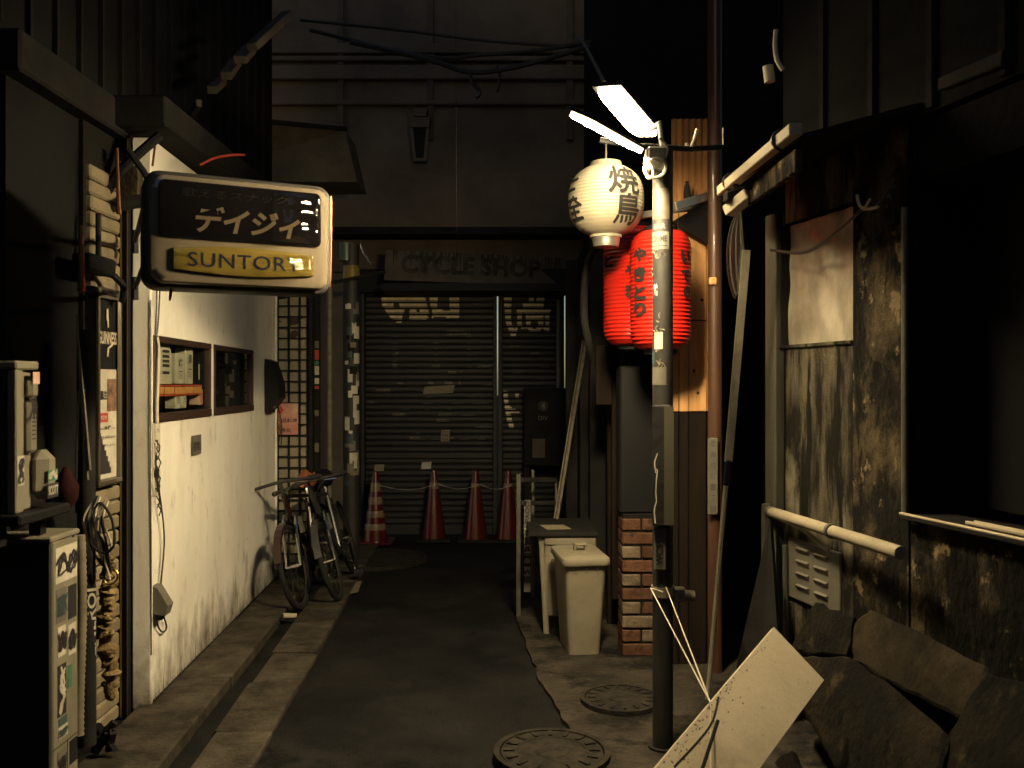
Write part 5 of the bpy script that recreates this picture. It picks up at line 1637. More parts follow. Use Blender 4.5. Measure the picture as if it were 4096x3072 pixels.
mb = MB(); c = at(738, 194, 4.02); mb.obox(c, (1, .2, .3), (0, 1, 0), UP, .14, .06, .05, .01); part('bracket_block', mb, m_black, ev)
mb = MB(); bar(mb, at(728, 212, 4.05), at(750, 194, 3.95), .06, .05); part('stub_board', mb, m_paleboard, ev)
# hanging cable hank by the dark gap
hk = thing('cable_hank', 'hank of looped cable hanging in the dark gap beside the wooden post', 'cables', at(738, 300, 4.1))
for i in range(6):
    mb = MB(); x = 735 + i * 1.3
    mb.tube(catmull([at(739, 208, 4.1), at(x - 6 + i, 235, 4.1), at(x - 7 + i * 1.5, 270, 4.1), at(x, 298 - i * 3, 4.1), at(x + 3, 270, 4.1), at(742, 230, 4.1), at(740, 208, 4.1)], 4), .005, 5); part('loop', mb, m_wrap if i % 2 else m_cable, hk, True)
# cable draped over the window and its curled ends
mb = MB(); mb.tube(catmull([rw(771, 250, .06), rw(800, 253, .06), rw(822, 244, .06), rw(845, 225, .07), rw(862, 210, .08), rw(874, 208, .08), rw(885, 195, .08), rw(895, 178, .08)], 5), .007, 6)
solo('draped_cable', mb, m_cable, 'black cable draped across the top of the metal sheeted window', 'cable', True)
mb = MB(); mb.tube(catmull([rw(857, 195, .09), rw(860, 206, .09), rw(868, 209, .09), rw(878, 207, .09)], 5), .006, 6); mb.tube([rw(864, 210, .09), rw(870, 199, .10)], .005, 5)
solo('wire_hook', mb, m_cablew, 'curled pale wire ends above the metal sheeted window', 'wire', True)
# bent hose up high
mb = MB(); mb.tube(catmull([at(776, 30, 3.6), at(775, 45, 3.6), at(777, 60, 3.6), at(783, 70, 3.6)]), .010, 8); mb.tube([at(768, 66, 3.65), at(770, 82, 3.65)], .022, 10)
solo('bent_hose', mb, m_cablew, 'bent pale hose end high in the dark at the upper right', 'hose', True)
mb = MB(); bar(mb, at(944, 84, 2.9), at(1010, 57, 2.4), .04, .04); solo('roof_rafter', mb, m_dark, 'dim rafter end in the dark upper right corner', 'rafter')

# ---------------------------------------------------------------- leaning things
mb = MB()
pa, pb, pc_ = at(746.5, 250, 4.02), at(724, 452, 4.12), gp(708, 700)
ls = thing('perforated_strip', 'long pale perforated metal strip leaning in the dark gap', 'strip', pc_)
pb1 = pa.lerp(pc_, .44); 
n_ = (pc_ - pa).normalized(); sd_ = n_.cross(Vector((0, -1, 0))).normalized(); fr_ = sd_.cross(n_)
m_strip = mat('pale_strip', (.42, .38, .28), .5, .2, col2=(.28, .25, .18), nscale=9)
mb = MB(); c0, c1_ = pa, pa.lerp(pc_, .455); mb.obox((c0 + c1_) / 2, n_, sd_, fr_, (c1_ - c0).length, .036, .008); part('upper_length', mb, m_strip, ls)
mb = MB(); c0, c1_ = pa.lerp(pc_, .50) + sd_ * .005, pc_; mb.obox((c0 + c1_) / 2, n_, sd_, fr_, (c1_ - c0).length, .020, .02, .005); part('lower_length', mb, m_strip, ls)
for i in range(7):
    c = pa.lerp(pc_, .02 + .07 * i) - fr_ * .0045
    mb = MB(); mb.prism([c + n_ * .006 * math.cos(q) + sd_ * .006 * math.sin(q) for q in [2 * math.pi * j / 10 for j in range(10)]], -fr_ * .001); part('hole', mb, m_ink, ls)
    o = bpy.data.objects[ls.children[-1].name] if ls.children else None
mb = MB(); mb.obox(pa.lerp(pc_, .48), n_, sd_, fr_, .12, .03, .03, .006); part('tape_joint', mb, m_black, ls)

# pale board lying aslant at the bottom right
T = at(774, 627, 3.25)
ybd = 2.75
Bp = at(655, 768, ybd)
u = Bp - T
lo, hi = 2.9, 3.4
for _ in range(50):
    md = (lo + hi) / 2
    if (at(824, 680, md) - T).dot(u) > 0: lo = md
    else: hi = md
Rr_ = at(824, 680, md)
v = Rr_ - T
u = u * 1.42
nb = v.cross(u).normalized()
if nb.y > 0: nb = -nb
bd = thing('pale_board', 'pale painted plank propped aslant on the slabs at the bottom right', 'board', T + u)
mb = MB(); mb.prism([T, Rr_, Rr_ + u, T + u], -nb * .018); part('plank', mb, m_paleboard, bd)
rk = random.Random(2)
mb = MB()
for i in range(170):
    s1 = rk.uniform(.30, .9); w1 = abs(rk.gauss(0, .16)) + .01
    if rk.random() < .22: s1 = rk.uniform(.05, .6); w1 = rk.uniform(.02, .10)
    if w1 > .5: continue
    r1 = rk.uniform(.001, .004)
    c = T + u * s1 + v * w1 + nb * (.0008 + i * .000004)
    un, vn = u.normalized(), v.normalized()
    mb.add([c + un * r1 * 1.5, c + vn * r1, c - un * r1 * 1.2, c - vn * r1], [(0, 1, 2, 3)])
part('paint_specks', mb, m_stain, bd, kind='stuff')

# string tied from the pole to the board
sg = thing('string_line', 'pale strings stretched from the lamp pole to the propped plank', 'string', at(683, 655, 3.1))
k0, k1, k2 = at(650.5, 588, 3.62), at(666, 587, 3.66), T + u * .42 - v * .01 + nb * .02
for pts in ([k0, k2], [k1, k2.lerp(k1, .1), k2], [k0, at(658, 590, 3.6), at(663, 592, 3.6)], [k2, T + u * .60 + v * .55 + nb * .03, T + u * .9 + v * .8 + nb * .03]):
    mb = MB(); mb.tube(pts, .0022, 5); part('string', mb, m_cablew, sg, True)
mb = MB(); mb.tube(catmull([k2 + nb * .05, T + u * .55 + v * .1 + nb * .12, T + u * .75 + v * .05 + nb * .16]), .004, 5); mb.tube([T + u * .52 + v * .12 + nb * .13, T + u * .75 + v * .45 + nb * .13], .006, 5); part('twig', mb, m_dark, sg, True)

m_slabs = blotch(blotch(mat('broken_concrete', (.009, .0085, .008), .9, col2=(.034, .026, .016), nscale=4, ncontrast=(.42, .78), bump=1.0, bscale=30, fine=.4), (.062, .046, .026), 6, .57, .68, seed=1, amount=.8), (.006, .006, .006), 10, .55, .62, seed=6, amount=.9)
# broken concrete slabs heaped against the wall
hl = [([(790, 652), (816, 604), (854, 619), (846, 656)], .02, .07, 'tilted slab of broken concrete just above the pale plank'),
      ([(851, 628), (872, 612), (930, 640), (985, 668), (970, 720), (905, 690), (855, 662)], .00, .08, 'large flat slab of broken concrete under the dark window'),
      ([(805, 660), (850, 660), (905, 700), (945, 735), (930, 790), (850, 790), (800, 700)], .10, .08, 'broad broken concrete slab lying behind the pale plank'),
      ([(985, 675), (1040, 690), (1040, 790), (950, 790), (950, 735)], .08, .08, 'dim slab of concrete in the bottom right corner'),
      ([(778, 760), (792, 752), (815, 800), (760, 800)], .26, .07, 'small broken concrete lump below the pale plank')]
for i, (poly, Yd, th, lab) in enumerate(hl):
    rr2 = random.Random(50 + i)
    pts = []
    for j in range(len(poly)):
        (x0, y0), (x1, y1) = poly[j], poly[(j + 1) % len(poly)]
        for q in range(5):
            x, y = x0 + (x1 - x0) * q / 5, y0 + (y1 - y0) * q / 5
            if q: x += rr2.uniform(-2, 2); y += rr2.uniform(-2, 2)
            d = rw(x, y).y - .10 - Yd - (y - 600) * .0021
            pts.append(at(x, y, d))
    mb = MB(); 
    cen = sum(pts, Vector()) / len(pts)
    pts = [cen + (p - cen) * 1.05 for p in pts]
    k = len(pts)
    inner = [p + (cen - p) * .05 + Vector((-.004, -.010, .010)) for p in pts]
    mid = [p + (cen - p) * .5 + Vector((-.004, -.011 + rr2.uniform(-.004, .004), .011)) for p in pts]
    back = [p + Vector((.04, th, -.04)) for p in pts]
    vs = back + pts + inner + mid + [cen + Vector((-.004, -.011, .011))]
    fs = [tuple(range(k))]
    for a0, b0 in ((0, k), (k, 2 * k), (2 * k, 3 * k)):
        fs += [(a0 + j, a0 + (j + 1) % k, b0 + (j + 1) % k, b0 + j) for j in range(k)]
    fs += [(3 * k + j, 3 * k + (j + 1) % k, 4 * k) for j in range(k)]
    mb.add(vs, fs)
    solo('concrete_slab', mb, m_slabs if i != 1 else mat('slab_concrete', (.012, .0105, .008), .9, col2=(.04, .031, .02), nscale=6, bump=.7, bscale=22, fine=.3), lab, 'slab', False, 'broken slabs heaped by the right wall')
# dark leaning sheet behind them
mb = MB(); mb.prism([at(742, 640, 4.0), at(770, 520, 4.15), at(778, 640, 3.9), at(760, 690, 3.9), at(730, 700, 4.0)], (.02, .03, 0)); solo('leaning_sheet', mb, m_dark, 'dark sheet leaning in the gap left of the pipe rail', 'sheet')

# ================================================================ LAMP POLE
px_, py_ = .620, 3.70
lp = thing('lamp_pole', 'dark street lamp pole covered with stickers in front of the red lanterns', 'pole', (px_, py_, 0))
rp = .042
mb = MB(); mb.tube([Vector((px_, py_, 0)), Vector((px_, py_, 2.465))], rp, 24); part('shaft', mb, m_pole, lp, True)
mb = MB(); mb.tube([Vector((px_, py_, 0)), Vector((px_, py_, .015))], .06, 24); part('foot', mb, m_dark, lp, True)
def pz(y): return H - (y - 384) / F * (py_ - rp)
fcol = R(-100)
def pole_sticker(y0, y1, a0, a1, m, name='sticker', r=.0012):
    mb = MB(); curved_sticker(mb, px_, py_, rp + r, R(a0), R(a1), pz(y1), pz(y0), 10)
    return part(name, mb, m, lp, True)
pole_sticker(188, 219, -178, -62, mat('bare_band', (.085, .072, .05), .6, col2=(.055, .047, .032), nscale=12), 'bare_paint_band')
pole_sticker(220, 231, -180, -70, m_ink, 'black_sticker')
pole_sticker(231.5, 249, -178, -66, m_plate, 'white_sticker', .0018)
def pole_text(body, y, ang, w, h, m, name='sticker_lettering', bold=.03, vertical=False, r=.0028):
    vs, fs, tw, th = text_shape(body, 1, bold)
    bm = bmesh.new()
    for x, yv in vs: bm.verts.new((x / tw * w, yv / th * h, 0))
    bm.verts.ensure_lookup_table()
    for f in fs:
        try: bm.faces.new([bm.verts[i] for i in f])
        except Exception: pass
    bmesh.ops.triangulate(bm, faces=list(bm.faces))
    for _ in range(2):
        ed = [e for e in bm.edges if e.calc_length() > .006]
        if ed: bmesh.ops.subdivide_edges(bm, edges=ed, cuts=1)
    bmesh.ops.triangulate(bm, faces=list(bm.faces))
    bm.verts.index_update()
    out = []
    for q in bm.verts:
        x, yv = q.co.x, q.co.y
        if vertical: x, yv = -yv, x
        an = R(ang) + x / rp
        out.append(Vector((px_ + (rp + r) * math.cos(an), py_ + (rp + r) * math.sin(an), pz(y) + yv)))
    mb = MB(); mb.add(out, [[q.index for q in f.verts] for f in bm.faces]); bm.free()
    return part(name, mb, m, lp)
pole_text('BAR', 226, -118, .05, .022, m_plate)
pole_text('OUME', 238.5, -118, .062, .026, m_ink)
mb = MB(); curved_sticker(mb, px_, py_, rp + .0026, R(-175), R(-75), pz(246.2), pz(245.2), 8); part('sticker_line', mb, m_ink, lp)
pole_sticker(279, 300, -175, -115, m_ink, 'black_sticker')
pole_text('鶏舎', 289.5, -140, .020, .05, m_paper)
pole_sticker(332, 349, -150, -100, m_paper, 'white_sticker', .002)
pole_sticker(367, 385, -176, -80, m_plate, 'grey_sticker')
pole_sticker(352, 364, -180, -150, m_teal, 'torn_sticker')
rg2 = random.Random(77)
for y0, y1 in ((252, 276), (300, 330), (350, 366)):
    mb = MB()
    for st_ in range(4):
        an = R(-150 + rg2.uniform(-15, 45)); z = pz(rg2.uniform(y0, y1)); pts = []
        for i in range(9):
            an += R(rg2.uniform(-14, 14)); z += rg2.uniform(-.012, .012)
            pts.append(Vector((px_ + (rp + .001) * math.cos(an), py_ + (rp + .001) * math.sin(an), z)))
        mb.tube(catmull(pts, 3), .0018, 4)
    part('scratched_tag', mb, m_wrap, lp, True)
# plate box strapped to the lower pole
mb = MB(); mb.obox(Vector((px_ - .012, py_ - .055, (pz(405) + pz(525)) / 2)), (1, -.25, 0), (.25, 1, 0), UP, .075, .05, pz(405) - pz(525), .005); pbx = part('strapped_box', mb, m_dark, lp)
mb = MB(); mb.obox(Vector((px_ + .010, py_ - .088, (pz(406) + pz(524)) / 2)), (1, -.25, 0), (.25, 1, 0), UP, .038, .004, (pz(406) - pz(524)) * .99); part('box_face', mb, mat('olive_plate', (.045, .04, .022), .7), pbx)
mb = MB(); squiggle(mb, Vector((px_ - .040, py_ - .0725, (pz(455) + pz(523)) / 2)), UP, Vector((-1, .25, 0)), .24, .014, 71, .004, 2, .001); part('box_lettering', mb, m_paper, pbx)
c = Vector((px_ - .02, py_ - .05, (pz(528) + pz(569)) / 2))
mb = MB(); mb.obox(c, (1, -.2, 0), (.2, 1, 0), UP, .05, .006, pz(528) - pz(569), .002); plt = part('number_plate', mb, m_plate, lp)
mb = MB(); text_mb(mb, 'WCS', c + Vector((-.002, -.003, -.025)), UP, Vector((-1, .2, 0)), w=.085, h=.028, bold=.03, off=.0012); part('plate_lettering', mb, m_ink, plt)
# small clamp low on the pole
mb = MB(); mb.obox(at(678, 594, 3.72), (1, 0, 0), (0, 1, 0), UP, .06, .05, .055, .006); mb.tube([at(684, 595, 3.70), at(694, 596, 3.70)], .022, 12); mb.tube([Vector((px_, py_, pz(598))), Vector((px_, py_, pz(588)))], rp + .006, 20)
part('pipe_clamp', mb, m_wrap, lp, True)

# street lamp head: two fluorescent fittings under hoods
sl = thing('street_lamp', 'lit twin fluorescent street lamp on the pole top', 'street lamp', (px_, py_ - .1, 2.4))
def fitting(n0, n1, f0, f1, m, nm, drop, hood):
    """n0-n1 near edge, f0-f1 far edge of the glowing underside"""
    mb = MB()
    rings = []
    for sx9, dz9 in ((1.0, 0.0), (1.0, -drop * .7), (.94, -drop)):
        rg9 = []
        for x, y in rrect(1.0 * sx9, 1.0 - (1 - sx9) * .3, .24, 6):
            q = n0.lerp(n1, x + .5); w9 = f0.lerp(f1, x + .5)
            yy = y + .5
            rg9.append(q.lerp(w9, .5 + (yy - .5)) + UP * dz9)
        rings.append(rg9)
    k = len(rings[0])
    fs = [tuple(range(k))[::-1], tuple(2 * k + i for i in range(k))]
    for r9 in range(2):
        fs += [(r9 * k + i, r9 * k + (i + 1) % k, (r9 + 1) * k + (i + 1) % k, (r9 + 1) * k + i) for i in range(k)]
    mb.add([p for r9 in rings for p in r9], fs)
    part(nm, mb, m, sl, True)
    mb = MB()
    g_ = (n1 - n0).normalized() * hood
    mb.prism([n0 - g_ + UP * .004, n1 + g_ + UP * .004, f1 + g_ + UP * .004, f0 - g_ + UP * .004], UP * .018)
    part('hood', mb, m_black, sl)
zl_ = 2.70
def hz(px, py, z): 
    Yq = (z - H) * F / (384 - py); return Vector(((px - 512) / F * Yq, Yq, z))
fitting(hz(593.5, 88, zl_), hz(619.5, 86, zl_), hz(633, 134, zl_), hz(660.5, 134, zl_), m_tube, 'diffuser', .014, .006)
zt2 = 2.46
a, b2 = hz(579, 114, zt2), hz(636, 146, zt2)
dx_ = (b2 - a).normalized()
al_ = R(62)
hl_ = Vector((-dx_.y, dx_.x, 0)).normalized()
nn = hl_ * math.cos(al_) - UP * math.sin(al_)
wv = nn.cross(dx_).normalized()
def panel(mb, c, L, W_, t0, t1):
    o = rrect(L, W_, .035, 5)
    k = len(o)
    rings = [[c + dx_ * x + wv * y + nn * t0 for x, y in o], [c + dx_ * x + wv * y + nn * t1 for x, y in o]]
    fs = [tuple(range(k))[::-1], tuple(range(k, 2 * k))] + [(i, (i + 1) % k, k + (i + 1) % k, k + i) for i in range(k)]
    return mb.add(rings[0] + rings[1], fs)
mc = (a + b2) / 2
mb = MB(); panel(mb, mc, (b2 - a).length * .98, .105, .0, .018); part('side_diffuser', mb, mat('lit_rim', (.9, .9, .9), .4, emit=LAMP_COL, estr=7.0), sl)
o_ = rrect((b2 - a).length * .96, .100, .033, 5)
mb = MB(); mb.add([mc + dx_ * x + wv * y + nn * .0195 for x, y in o_], [tuple(range(len(o_)))])
lf = part('side_lens', mb, one_sided(mat('lit_panel', (.9, .9, .9), .4, emit=LAMP_COL, estr=LAMP)), sl)
if lf.data.polygons[0].normal.dot(nn) < 0: lf.data.flip_normals()

mb = MB(); panel(mb, mc, (b2 - a).length * 1.02, .110, -.012, -.001); part('side_hood', mb, m_black, sl)
mb = MB(); mb.obox(at(656, 160, 3.62), (1, 0, 0), (0, 1, 0), UP, .075, .06, .10, .008); part('ballast_box', mb, m_plate, sl)
mb = MB(); mb.ring(at(655, 168, 3.58), (1, 0, 0), (0, -.4, .5), .042, .007, 20, 6); mb.tube(catmull([at(647, 150, 3.58), at(645, 165, 3.56), at(648, 178, 3.56), at(653, 174, 3.57), at(650, 160, 3.58)]), .006, 6); mb.tube(catmull([at(660, 138, 3.6), at(667, 148, 3.6), at(664, 160, 3.6)]), .006, 6); part('wiring', mb, m_cablew, sl, True)
mb = MB(); mb.tube([Vector((px_, py_, 2.46)), Vector((px_ + .005, py_ + .10, 2.60)), hz(648, 133.5, zl_) + UP * .012], .013, 10); mb.tube([at(600, 140, 3.7), at(640, 146, 3.7), at(690, 149, 3.8), at(722, 147, 4.3)], .012, 8); part('arm', mb, m_black, sl, True)
mb = MB(); mb.tube(catmull([at(686, 143, 3.8), at(690, 148, 3.8), at(694, 140, 3.8), at(697, 129, 3.8)]), .007, 6); part('wire_end', mb, m_cablew, sl, True)
mb = MB(); mb.tube([at(723, 128, 4.3), at(723, 146, 4.3)], .004, 6); part('wire_end', mb, m_cablew, sl, True)

# ================================================================ LANTERNS
def ribbed(c, R0, Ht, prof, nrib, amp, seg=56, sub=4):
    """profile: function u in [0,1] -> relative radius"""
    mb = MB()
    n = nrib * sub
    pr = []
    for i in range(n + 1):
        u_ = i / n
        pr.append((R0 * prof(u_) * (1 - amp * (math.cos(2 * math.pi * nrib * u_) * .5 + .5)), -Ht / 2 + Ht * u_))
    mb.lathe(c, pr, seg)
    return mb
def lantern_text(c, R0, Ht, prof, chars, m, parent, off, bold=.03, fat=.005):
    """chars: (text, angle, height fraction, w, h)"""
    mbt = MB()
    for body, ang, uf, w, h in chars:
        vs, fs, tw, th = text_shape(body, 1, bold)
        bm = bmesh.new()
        for x, yv in vs: bm.verts.new((x / tw * w, yv / th * h, 0))
        bm.verts.ensure_lookup_table()
        for f in fs:
            try: bm.faces.new([bm.verts[i] for i in f])
            except Exception: pass
        bmesh.ops.triangulate(bm, faces=list(bm.faces))
        for _ in range(3):
            ed = [e for e in bm.edges if e.calc_length() > .012]
            if ed: bmesh.ops.subdivide_edges(bm, edges=ed, cuts=1)
            bmesh.ops.triangulate(bm, faces=list(bm.faces))
        bm.verts.index_update()
        out = []
        for q in bm.verts:
            z = (uf - .5) * Ht + q.co.y
            rl = R0 * prof(min(max(z / Ht + .5, 0), 1)) + off
            an = R(ang) + q.co.x / R0
            out.append(Vector(c) + Vector((rl * math.cos(an), rl * math.sin(an), z)))
        mbt = MB()
        fcs = [[q.index for q in f.verts] for f in bm.faces]; bm.free()
        for q9, (dx9, dz9) in enumerate(((0, 0), (fat, 0), (-fat, 0), (0, fat), (0, -fat))):
            oo = []
            for p9 in out:
                e9 = p9 - Vector(c); z9 = e9.z + dz9; an9 = math.atan2(e9.y, e9.x) + dx9 / R0
                r9 = R0 * prof(min(max(z9 / Ht + .5, 0), 1)) + off + q9 * .0003
                oo.append(Vector(c) + Vector((r9 * math.cos(an9), r9 * math.sin(an9), z9)))
            mbt.add(oo, fcs)
        part('character', mbt, m, parent)
def egg(u_): 
    return max(.42, (1 - abs(2 * u_ - 1) ** 2.6) ** .5) if 0.0 < u_ < 1 else .42
Yw = 4.5
cw = at(606, 201, Yw)
Rw = 38 / F * Yw; Hw = 74 / F * Yw
wl = thing('white_lantern', 'round white paper lantern with black characters under the street lamp', 'lantern', cw - UP * Hw / 2)
part('shell', ribbed(cw, Rw, Hw, egg, 22, .013), m_lantern_w, wl, True)
mb = MB(); mb.lathe(cw - UP * Hw / 2, [(Rw * .40, .012), (Rw * .36, -.012), (Rw * .36, -.02), (Rw * .33, -.045), (Rw * .28, -.045)], 28); part('bottom_ring', mb, m_alu, wl, True)
mb = MB(); mb.lathe(cw + UP * Hw / 2, [(Rw * .42, -.012), (Rw * .40, .008), (Rw * .30, .010)], 28); mb.tube([cw + UP * Hw / 2, cw + UP * (Hw / 2 + .10)], .005); part('top_ring', mb, m_lantern_w, wl, True)
# angles: -90 faces the camera, larger = to the right
m_lk = mat('lantern_ink', (.016, .015, .014), .7, spec=.2)
lantern_text(cw, Rw, Hw, egg, [('焼', -66, .70, .17, .137), ('鳥', -60, .32, .150, .14), ('三', -158, .60, .10, .11), ('全', -152, .36, .12, .115)], m_lk, wl, .003, .0, .0032)
def drum(u_):
    e = .16
    q = u_ / e if u_ < e else ((1 - u_) / e if u_ > 1 - e else 1)
    q = min(max(q, 0), 1)
    return .52 + .48 * (1 - (1 - q) ** 2.2) ** .5
def red(px0, px1, py0, py1, Yr, label, chars):
    c = at((px0 + px1) / 2, (py0 + py1) / 2, Yr)
    R0 = (px1 - px0) / 2 / F * Yr; Ht = (py1 - py0) / F * Yr
    t = thing('red_lantern', label, 'lantern', c - UP * Ht / 2, 'red paper lanterns behind the lamp pole')
    part('shell', ribbed(c, R0, Ht, drum, 30, .035), m_lantern_r, t, True)
    for q in (-1, 1):
        mb = MB(); mb.lathe(c + UP * q * Ht / 2, [(R0 * .54, -.012 * q), (R0 * .54, .020 * q), (R0 * .45, .024 * q)], 28); part('end_ring', mb, m_black, t, True)
    mb = MB(); mb.tube([c + UP * Ht / 2, c + UP * (Ht / 2 + .12)], .004); part('hanger', mb, m_cable, t, True)
    lantern_text(c, R0, Ht, drum, chars, m_lk, t, .004, .0)
red(630, 691, 231.5, 350, 4.56, 'front red ribbed lantern directly behind the lamp pole', [('や', -140, .78, .07, .065), ('き', -140, .62, .07, .065), ('と', -140, .47, .07, .065), ('り', -140, .33, .07, .065), ('い', -48, .76, .06, .06), ('て', -48, .60, .06, .055), ('。', -44, .47, .05, .05)])
red(603, 665, 228, 346, 4.92, 'rear red ribbed lantern left of the front one, half in shadow', [('や', -100, .60, .07, .07), ('き', -100, .44, .07, .07), ('と', -150, .7, .07, .06)])
# rail carrying them
mb = MB(); bar(mb, at(600, 223, 4.62), at(712, 203, 4.72), .03, .035); solo('lantern_rail', mb, m_alu, 'pale metal rail the red lanterns hang from', 'rail')

# ================================================================ WOODEN SHOPFRONT BEHIND THE LANTERNS
wf = thing('wooden_shopfront', 'orange brown boarded shopfront lit behind the lanterns', 'shopfront', at(690, 600, 4.9))
YW = 4.80
def wx(px): return (px - 512) / F * YW
def wz(py): return H - (py - 384) / F * YW
mb = MB(); mb.box((wx(669), YW + .02, .0), (wx(722), YW + .10, 2.7)); part('backing', mb, m_dark, wf)
m_lowboard = mat('shade_and_dark_boards', (.011, .008, .0065), .85, col2=(.020, .013, .010), nscale=8, stretch=(3, 3, .3), bump=.2, bscale=25)  # shade on the shopfront's lower boards put into their colour; also dark side boards
edges = [670.5, 679, 688.6, 706.6]
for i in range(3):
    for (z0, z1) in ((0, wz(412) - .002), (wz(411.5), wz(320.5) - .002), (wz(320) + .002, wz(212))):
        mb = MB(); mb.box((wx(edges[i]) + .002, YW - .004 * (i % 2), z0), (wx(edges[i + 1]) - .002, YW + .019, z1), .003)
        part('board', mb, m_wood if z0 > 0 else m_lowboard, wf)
mb = MB(); mb.box((wx(706.8), YW - .02, wz(411)), (wx(709), YW + .019, wz(212)), .003); part('edge_bead', mb, m_wood, wf)
# corrugated copper coloured panel over the boards
n = 26
vs, fs = [], []
for i in range(n + 1):
    x = wx(671) + (wx(712) - wx(671)) * i / n
    y = YW - .02 + .010 * math.cos(i * math.pi / 2) 
    vs += [Vector((x, y, wz(211))), Vector((x, y, wz(120)))]
for i in range(n): fs.append((2 * i, 2 * i + 2, 2 * i + 3, 2 * i + 1))
mb = MB(); mb.add(vs, fs); part('corrugated_panel', mb, m_copperpanel, wf)
for x, y in ((698, 393), (694, 371), (702, 300)):
    c = at(x, y, YW - .006); mb = MB(); mb.prism([c + Vector((.008 * math.cos(q), 0, .009 * math.sin(q))) for q in [2 * math.pi * j / 10 for j in range(10)]], (0, -.001, 0)); part('knot', mb, m_brownwin, wf)
# small awning: arm and dark canopy wedge
aw = thing('shop_awning', 'small dark awning wedge with a pale metal arm above the boards', 'awning', at(690, 220, 4.6))
mb = MB(); bar(mb, at(674, 207, 4.55), at(709, 195.5, 4.72), .03, .045); part('arm', mb, m_alu, aw)
mb = MB(); mb.prism([at(673, 221, 4.62), at(709, 200, 4.70), at(709, 244, 4.70)], (0, .07, 0)); part('canopy', mb, m_black, aw)
mb = MB(); c = at(687, 191, 4.7); mb.lathe(c, [(.018, -.05), (.02, -.02), (.016, .02), (.008, .04), (.010, .05)], 12); part('finial', mb, m_dark, aw, True)
# varnished post
mb = MB(); cxp = at(715, 300, 4.68); mb.tube([Vector((cxp.x, 4.68, 0)), Vector((cxp.x, 4.68, 4.6))], .037, 18)
vp = solo('varnished_post', mb, m_woodpost, 'tall reddish varnished post at the right end of the boarded shopfront', 'post', True)
mb = MB(); c = at(713.5, 281, 4.63); mb.box((c.x - .02, 4.63, c.z - .02), (c.x + .02, 4.66, c.z + .02), .006); part('hinge', mb, m_wood, vp)
a, b2 = at(708, 438, 4.62), at(717.8, 514.5, 4.62)
t = thing('house_number_plate', 'long grey plate on the reddish post', 'plate', Vector(((a.x + b2.x) / 2, 4.62, b2.z)))
mb = MB(); mb.box((a.x, 4.615, b2.z), (b2.x, 4.635, a.z), .003); part('plate', mb, m_plate, t)
m_fadedink = mat('faded_ink', (.07, .065, .055), .6)
for i, ch in enumerate('歌舞伎町一丁目'):
    mb = MB()
    text_mb(mb, ch, Vector(((a.x + b2.x) / 2, 4.615, a.z - (a.z - b2.z) * (i + .5) / 7)), AX, UP, w=.026, h=.034, bold=.0, off=.001)
    part('character', mb, m_fadedink, t)
# shop mass above and to the left (dark pillar and panels)
pl = thing('shop_side_panels', 'dim tall brown boards standing between the shutters and the brick pier', 'boards', at(605, 640, 5.4))
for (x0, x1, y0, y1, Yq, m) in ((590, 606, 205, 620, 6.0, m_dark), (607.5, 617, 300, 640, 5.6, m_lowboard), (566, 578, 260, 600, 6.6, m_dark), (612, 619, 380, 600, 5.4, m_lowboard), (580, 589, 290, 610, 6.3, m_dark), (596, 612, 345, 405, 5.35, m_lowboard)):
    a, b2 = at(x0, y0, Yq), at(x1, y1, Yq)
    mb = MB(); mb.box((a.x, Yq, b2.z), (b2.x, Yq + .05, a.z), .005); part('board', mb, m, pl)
mb = MB(); a, b2 = at(620, 345, 5.0), at(651, 523, 5.0); mb.box((a.x, 5.0, .78), (b2.x + .1, 5.2, 1.60), .01); part('dark_pier', mb, m_black, pl)
mb = MB(); mb.tube(catmull([at(607, 235, 5.0), at(588, 262, 5.1), at(584, 310, 5.1), at(588, 340, 5.1), at(592, 360, 5.2)]), .022, 10)
solo('flex_duct', mb, m_dark, 'dim bent hose hanging left of the red lanterns', 'hose', True)
mb = MB(); mb.box((.70, 5.60, 0), (2.2, 5.9, 2.85)); mb.box((sxl(575), 6.6, 0), (1.2, 8.9, 2.71)); solo('shop_side_wall', mb, m_darkwall, 'dark side wall of the shop behind the boards', 'wall')

# brick pier
bp = thing('brick_pier', 'short brick pier with some white painted bricks behind the bin', 'pier', at(640, 657, 4.95))
YB = 4.95
X0 = (621.5 - 512) / F * YB; XE = (668 - 512) / F * YB
mb = MB(); mb.box((X0 + .008, YB + .008, 0), (XE - .006, YB + .22, .78)); part('mortar_core', mb, m_mortar, bp)
for row in range(10):
    z = .004 + .0765 * row
    w = XE - X0
    cuts = [0, .70, 1] if row % 2 == 0 else [0, .42, 1]
    pattern = {9: [m_redbrick, m_redbrick], 8: [m_redbrick, m_redbrick], 7: [m_palebrick, m_redbrick], 6: [m_redbrick, m_redbrick], 5: [m_palebrick, m_redbrick], 4: [m_redbrick, m_redbrick], 3: [m_palebrick, m_redbrick], 2: [m_palebrick, m_palebrick], 1: [m_redbrick, m_palebrick], 0: [m_redbrick, m_redbrick]}[row]
    rows_cut = [0, .43, 1] if row % 2 else [0, .70, 1]
    for i in range(2):
        mb = MB(); mb.box((X0 + w * rows_cut[i] + .005, YB - rb.uniform(-.003, .004), z), (X0 + w * rows_cut[i + 1] - .005, YB + .21, z + .066), .006)
        part('brick', mb, pattern[i], bp)

